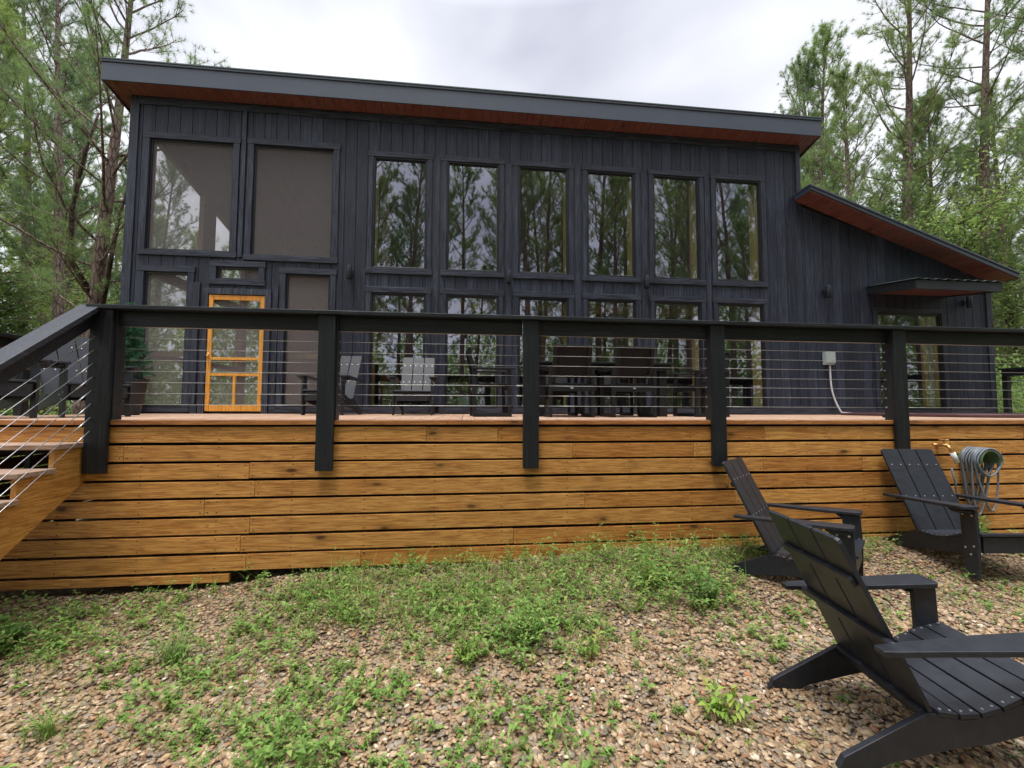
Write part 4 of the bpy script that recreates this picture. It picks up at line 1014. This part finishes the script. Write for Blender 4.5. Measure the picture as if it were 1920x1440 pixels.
# ------------------------------------------------------------------ tap and hose on the skirting
tp = empty('garden_tap', (4.85, YD, -.245)); tag(tp, 'brass garden tap with white connector on the orange skirting', 'tap')
m = MB(); m.tube([(0, 0, 0), (0, -.05, 0), (0, -.11, -.005)], [.018, .016, .018], 10); m.tube([(0, -.10, .005), (.0, -.125, -.03), (.015, -.135, -.07)], [.014, .014, .016], 10); m.tube([(0, -.075, 0), (0, -.075, .045)], .008, 8); m.tube([(-.07, -.03, .0), (.07, -.03, .0)], [.012, .012], 8); m.build('valve', M['brass'], tp, 0, True)
m = MB()
for k in range(6):
    t = k*math.pi/3; m.tube([(0, -.075, .05), (.036*math.cos(t), -.075+.036*math.sin(t), .05)], .008, 6)
    m.tube([(.09+.02*math.cos(t), -.05, .02*math.sin(t)), (.09+.02*math.cos(t+1.05), -.05, .02*math.sin(t+1.05))], .006, 6)
m.build('handle', M['brass'], tp)
m = MB(); m.tube([(.015, -.135, -.072), (.055, -.14, -.17)], [.023, .021], 12); m.build('connector', M['white'], tp, 0, True)
hs = empty('garden_hose', (5.20, YD, -.405)); hs.scale = (.92, .85, .97); tag(hs, 'coiled grey garden hose hanging in loops on the orange skirting', 'hose')
m = MB()
hook = .135
def loop(y, drop, w, sk, ph):
    pts = []
    for k in range(41):
        t = 2*math.pi*k/40; cx, cz = math.sin(t), math.cos(t)
        x = cx*w*(1-.30*(cz < 0)*abs(cz)); z = cz*hook if cz > 0 else cz*drop
        pts.append((x+sk*(0 if cz > 0 else -cz)+.004*math.sin(3*t+ph), y+.012*math.sin(t+ph), z))
    return pts
g = np.random.default_rng(3)
lp = []
for i, (y, dr_, w, sk) in enumerate([(-.035, .50, .135, -.02), (-.055, .44, .14, .0), (-.075, .53, .138, -.05), (-.095, .14, .14, 0), (-.115, .40, .14, .02), (-.135, .145, .142, 0), (-.155, .55, .14, -.07), (-.175, .14, .14, 0), (-.195, .50, .143, .03), (-.215, .15, .142, 0), (-.235, .145, .14, 0)]):
    lp += loop(y, dr_, w, sk, i)[:-1] if False else loop(y, dr_, w, sk, i)
m.tube(lp, .0095, 8)
m.tube([(-.365, -.14, -.07), (-.33, -.14, -.20), (-.30, -.13, -.40), (-.22, -.10, -.56), (-.10, -.07, -.62), (-.02, -.06, -.56), (.02, -.05, -.40)], .0095, 8); m.build('hose', M['hose'], hs, 0, True)
m = MB()
for k in range(14):
    t0 = -.2+3.54*k/14; t1 = -.2+3.54*(k+1)/14; rr = .118
    m.add([(rr*math.cos(t0), 0, rr*math.sin(t0)), (rr*math.cos(t1), 0, rr*math.sin(t1)), (rr*math.cos(t1), -.25, rr*math.sin(t1)), (rr*math.cos(t0), -.25, rr*math.sin(t0)),
           (rr*.94*math.cos(t0), 0, rr*.94*math.sin(t0)), (rr*.94*math.cos(t1), 0, rr*.94*math.sin(t1)), (rr*.94*math.cos(t1), -.25, rr*.94*math.sin(t1)), (rr*.94*math.cos(t0), -.25, rr*.94*math.sin(t0))],
          [(0, 1, 2, 3), (7, 6, 5, 4), (3, 2, 6, 7)])
m.build('hose_hanger', M['reel'], hs)

# ------------------------------------------------------------------ pebbles
def ico(sub):
    bm = bmesh.new(); bmesh.ops.create_icosphere(bm, subdivisions=sub, radius=1.0); bm.verts.ensure_lookup_table()
    V = np.array([v.co[:] for v in bm.verts]); T = np.array([[v.index for v in f.verts] for f in bm.faces]); bm.free(); return V, T
def pebbles(name, n, region, sub, rmin, rmax, seed):
    global rng
    g = np.random.default_rng(seed); bv, bt = ico(sub)
    X, Y = region(g, n); n = len(X)
    r = rmin+(rmax-rmin)*g.beta(1.6, 3.2, n); sc = np.stack([r*g.uniform(.9, 1.5, n), r*g.uniform(.75, 1.05, n), r*g.uniform(.25, .55, n)], 1)
    nv = bv[None]*(1+.13*g.normal(size=(n, len(bv), 1)).clip(-1.5, 1.5)); nv = nv*sc[:, None]
    az = g.uniform(0, 6.283, n); tx = g.normal(size=n)*.35
    c, s_ = np.cos(tx)[:, None], np.sin(tx)[:, None]; y, z = nv[..., 1]*c-nv[..., 2]*s_, nv[..., 1]*s_+nv[..., 2]*c
    c, s_ = np.cos(az)[:, None], np.sin(az)[:, None]; x, y = nv[..., 0]*c-y*s_, nv[..., 0]*s_+y*c
    Z = gz(X, Y)+sc[:, 2]*g.uniform(-.35, .75, n)
    V = np.stack([x+X[:, None], y+Y[:, None], z+Z[:, None]], -1).reshape(-1, 3)
    T = (bt[None]+len(bv)*np.arange(n)[:, None, None]).reshape(-1, 3)
    return V, T
def near(g, n):
    Y = np.sqrt(g.uniform(.8**2, 2.75**2, n)); X = g.uniform(-1.28, 1.62, n)*Y+g.uniform(-.3, .3, n); return X, Y
def far(g, n):
    Y = np.sqrt(g.uniform(2.7**2, 3.98**2, n)); X = g.uniform(-1.35, 1.75, n)*Y; k = (X > -6.5)&(X < 8); return X[k], Y[k]
nb_ = NB()
nb_.add(*pebbles('p', 33000, near, 2, .005, .023, 61))
V, T = pebbles('p', 32000, far, 1, .006, .025, 62); nb_.add(V, T)
po = nb_.build('gravel', M['pebble'], smooth=True); tag(po, 'loose tan, grey and rust river pebbles covering the yard', 'gravel', kind='stuff')

# ------------------------------------------------------------------ weeds
rng = np.random.default_rng(71)
def cluster(cx, cy, r, n, g):
    a = g.uniform(0, 6.283, n); q = r*np.sqrt(g.uniform(0, 1, n)); return cx+q*np.cos(a), cy+q*np.sin(a)*.8
def stems_with_leaves(nb, X, Y, H, Ls, per, g, pair=True):
    """upright or leaning stems carrying small leaves"""
    n = len(X); Z = gz(X, Y)
    az = g.uniform(0, 6.283, n); le = g.uniform(.1, .9, n)
    P, D = [], []
    for k in range(per):
        t = (k+1)/per; h = H*t
        px = X+np.cos(az)*le*h*t; py = Y+np.sin(az)*le*h*t; pz = Z+h*(1-.3*le*t)
        b = k*2.4+az
        for s in ((0, math.pi) if pair else (0,)):
            d = np.stack([np.cos(b+s), np.sin(b+s), g.uniform(.0, .7, n)], 1); P.append(np.stack([px, py, pz], 1)); D.append(d)
    P = np.concatenate(P); D = np.concatenate(D); m = len(P); L = np.tile(Ls, m//n)*g.uniform(.6, 1.15, m)
    nb.add(*leaves(P, D, L, L*g.uniform(.38, .6, m)))
W_ = NB(); g = np.random.default_rng(72)
# (centre x, centre y, radius, stems, height)
PAT = [(-.9, 2.3, .5, 120, .08), (-1.2, 2.9, .6, 140, .10), (-.2, 2.3, .5, 90, .07), (.1, 1.45, .4, 90, .09), (-.7, 1.6, .4, 80, .07), (-2.7, 3.5, .6, 120, .10), (1.0, 3.75, 1.2, 300, .18), (-1.0, 3.75, .8, 180, .15), (-.5, 3.68, .75, 330, .13), (.6, 3.66, .8, 380, .15), (1.6, 3.72, .6, 260, .15), (2.4, 3.8, .4, 130, .14), (-1.1, 3.35, .5, 170, .10), (-.3, 3.1, .55, 230, .10), (.35, 3.0, .55, 270, .13), (.55, 2.75, .4, 190, .12), (1.15, 3.3, .5, 220, .15),
       (1.75, 3.25, .45, 220, .17), (-1.3, 2.6, .45, 130, .09), (-.75, 2.35, .45, 150, .08), (-.95, 2.05, .35, 100, .08), (.3, 1.95, .38, 110, .08), (.15, 1.62, .32, 100, .09), (.55, 1.65, .25, 60, .07), (-.35, 1.75, .35, 70, .06),
       (-2.3, 3.15, .5, 130, .08), (-3.0, 3.3, .5, 190, .14), (-3.35, 3.05, .35, 170, .18), (3.0, 3.8, .4, 110, .12), (3.6, 3.78, .4, 110, .13), (4.0, 2.9, .6, 90, .07), (4.3, 2.2, .7, 90, .07), (2.6, 2.75, .35, 60, .06), (1.9, 2.65, .45, 80, .07),
       (-2.2, 2.55, .5, 60, .05), (-1.9, 1.9, .4, 60, .05), (.9, 2.35, .6, 60, .05), (-3.9, 3.7, .6, 200, .12), (-2.6, 3.8, .6, 100, .10), (1.6, 1.45, .4, 30, .05), (5.3, 3.75, .5, 120, .14)]
for cx, cy, r, n, h in PAT:
    X, Y = cluster(cx, cy, r, n, g); k = Y < 3.90; X, Y = X[k], Y[k]
    keep = np.sin(X*5.3+2*np.sin(Y*4.1))*np.sin(Y*6.3+1.7*X)+g.uniform(-.7, .9, len(X)) > -.45; X, Y = X[keep], Y[keep]; n = len(X); q = int(n*.30)
    if q: stems_with_leaves(W_, X[:q], Y[:q], h*g.uniform(.5, 1.8, q), g.uniform(.030, .058, q), 4, g)
    if n-q: stems_with_leaves(W_, X[q:], Y[q:], h*g.uniform(.3, 1.1, n-q), g.uniform(.012, .028, n-q), 9, g)
# sparse seedlings everywhere
n = 1000; Y = np.sqrt(g.uniform(1.1, 3.88**2, n)); X = g.uniform(-1.2, 1.5, n)*Y; stems_with_leaves(W_, X, Y, g.uniform(.015, .06, n), g.uniform(.012, .03, n), 3, g)
wo = W_.build('ground_weeds', M['weed']); tag(wo, 'low green weeds spreading over the gravel below the deck', 'weeds', kind='stuff')
G_ = NB()
for cx, cy, r, n, h in [(-.4, 3.75, .9, 420, .20), (.9, 3.8, .9, 340, .18), (2.2, 3.82, .7, 240, .20), (-.9, 3.45, .6, 260, .14), (0, 3.3, .7, 160, .10), (3.2, 3.85, .6, 200, .20), (1.2, 3.5, .7, 120, .12), (-2.0, 3.7, .5, 60, .16), (4.2, 3.85, .5, 110, .15), (0.2, 2.4, 1.2, 110, .08), (3.8, 2.6, .8, 70, .08), (-1.8, 2.8, .8, 100, .08)]:
    X, Y = cluster(cx, cy, r, n, g); k = Y < 3.91; X, Y = X[k], Y[k]; m_ = len(X); rng = g
    G_.add(*blades(np.stack([X, Y, gz(X, Y)], 1), h*g.uniform(.5, 1.6, m_), g.uniform(.2, 1.3, m_), g.uniform(.003, .007, m_)))
go = G_.build('grass', M['grass']); tag(go, 'thin grass blades growing through gravel along the skirting', 'grass', kind='stuff')
# pine straw
S_ = NB(); n = 24000; Y = np.sqrt(g.uniform(.9, 3.9**2, n)); X = g.uniform(-1.25, 1.55, n)*Y; a = g.uniform(0, 6.283, n); l = g.uniform(.03, .09, n)
clump = np.sin(X*3.1+1.3*np.sin(Y*2.7))*np.sin(Y*3.7+.8*X) ; k = g.uniform(-1.2, .9, n) < clump; X, Y, a, l = X[k], Y[k], a[k], l[k]; n = len(X)
z = gz(X, Y)+g.uniform(.008, .022, n); d = np.stack([np.cos(a), np.sin(a), g.uniform(-.12, .12, n)], 1)*l[:, None]; s = np.stack([-np.sin(a), np.cos(a), 0*a], 1)*.0013
P = np.stack([X, Y, z], 1); S_.add(np.stack([P-s, P+s, P+d], 1).reshape(-1, 3), np.arange(3*n).reshape(-1, 3))
so_ = S_.build('pine_straw', M['straw']); tag(so_, 'dry brown pine needles scattered on the gravel', 'pine straw', kind='stuff')

# dry fallen leaves
L_ = NB(); n = 900; Y = np.sqrt(g.uniform(1.0, 3.85**2, n)); X = g.uniform(-1.25, 1.55, n)*Y; P = np.stack([X, Y, gz(X, Y)+.022], 1); D = np.stack([g.normal(size=n), g.normal(size=n), g.normal(size=n)*.2], 1)
l = g.uniform(.02, .055, n); L_.add(*leaves(P, D, l, l*g.uniform(.3, .6, n), .3, .2)); tag(L_.build('dry_leaves', M['straw']), 'small dry brown leaves lying on the pebbles', 'dry leaves', kind='stuff')
# separate plants one can point at
def plant(x, y, kind, h, label, n=14, L=.06, group=None):
    global rng
    g = np.random.default_rng(int((x+10)*1000+(y+3)*77)); rng = g; t = empty('weed_plant', (x, y, float(gz(x, y)))); tag(t, label, 'plant', group)
    if kind == 'grass':
        X = g.normal(size=n)*h*.16; Y = g.normal(size=n)*h*.12; o = NB(); o.add(*blades(np.stack([X, Y, 0*X-.005], 1), h*g.uniform(.5, 1.15, n), g.uniform(.3, 1.4, n), g.uniform(.004, .008, n))); o.build('blades', M['grass'], t)
    else:
        st_ = MB(); P, D = [], []; Ls = []
        for i in range(n):
            az = g.uniform(0, 6.283); el = R(g.uniform(35, 85)); q = limb_path((g.normal()*.015, g.normal()*.015, 0), az, el, h*g.uniform(.55, 1.1), rise=-.1, n=5, wig=.08); st_.tube(q, [.0025, .0022, .002, .0018, .0015, .001], 4, False)
            for k in range(1, 6):
                d = q[k]-q[k-1]; d /= np.linalg.norm(d); sd = np.array([-d[1], d[0], .1]); sd /= np.linalg.norm(sd)
                for s in (-1, 1): P.append(q[k]); D.append(d*.5+sd*s+g.normal(size=3)*.15); Ls.append(L*g.uniform(.6, 1.15))
            P.append(q[-1]); D.append(d); Ls.append(L)
        Ls = np.array(Ls); o = NB(); o.add(*leaves(np.array(P), np.array(D), Ls, Ls*g.uniform(.38, .52, len(Ls)))); st_.build('stems', M['stem'], t); o.build('leaves', M['weed'], t)
plant(1.72, 3.02, 'leaf', .26, 'bushy green weed at the rear foot of the side-on chair', 26, .05)
plant(1.42, 3.25, 'leaf', .24, 'feathery green weed left of the side-on chair', 22, .045)
plant(4.75, 3.75, 'leaf', .28, 'fern like green bush under the coiled hose', 34, .06)
plant(5.05, 3.78, 'leaf', .24, 'light green bush at the skirting right of the hose bush', 26, .06)
plant(1.28, 2.05, 'leaf', .15, 'small broad-leaved seedling alone on the gravel before the near chair', 6, .06)
plant(-3.25, 3.0, 'leaf', .28, 'lush green plant at the left picture edge', 30, .06)
plant(-3.0, 3.25, 'leaf', .20, 'low green plant beside the skirting at the left edge', 22, .05)
plant(-1.78, 2.95, 'grass', .24, 'dense grass tuft on the gravel left of centre', 110)
plant(-2.05, 2.45, 'grass', .20, 'spiky grass clump nearest the left side on the gravel', 60)
plant(.42, 2.72, 'leaf', .22, 'tall weed clump in the middle of the weeds', 26, .045)
plant(.02, 2.62, 'leaf', .13, 'rounded low weed in front of the weed band', 20, .035)
plant(.25, 1.60, 'leaf', .13, 'dark leafy weed near the bottom centre', 16, .045)
plant(.75, 2.55, 'leaf', .13, 'wilted dark weed standing alone right of the weed clump', 5, .05)
plant(3.15, 3.75, 'leaf', .18, 'green weed at the skirting between the two rear chairs', 20, .05)
plant(3.45, 2.95, 'leaf', .12, 'pale green weed in the gravel before the facing chair', 14, .045)

def stick(name, pts, r, m_, label, cat):
    m = MB(); m.tube(pts, r, 6); o = m.build(name, m_); tag(o, label, cat)
def gpt(x, y, h): return (x, y, float(gz(x, y))+h)
stick('twig', [gpt(-.28, 1.95, .03), gpt(-.12, 1.78, .035), gpt(.02, 1.66, .03), gpt(.3, 1.62, .03)], [.005, .006, .005, .003], M['bark'], 'thin brown twig lying among the centre weeds', 'twig')
def chip(x, y, rz, L_, w, label):
    m = MB(); m.prism([(-L_/2, -w/2), (-L_*.1, -w*.62), (L_/2, -w*.2), (L_*.42, w*.4), (0, w*.6), (-L_*.45, w*.35)], (0, 0, 0), (1, 0, 0), (0, 1, 0), (0, 0, 1), .012)
    o = m.build('wood_chip', M['driftwood'], None, .002); o.location = gpt(x, y, .02); o.rotation_euler = (.1, .05, rz); tag(o, label, 'wood chip')
chip(.72, 1.62, .45, .11, .03, 'weathered wood chip lying on pebbles near the bottom centre')
chip(1.05, 1.95, -.7, .10, .018, 'narrow tan wood sliver left of the near chair foot')
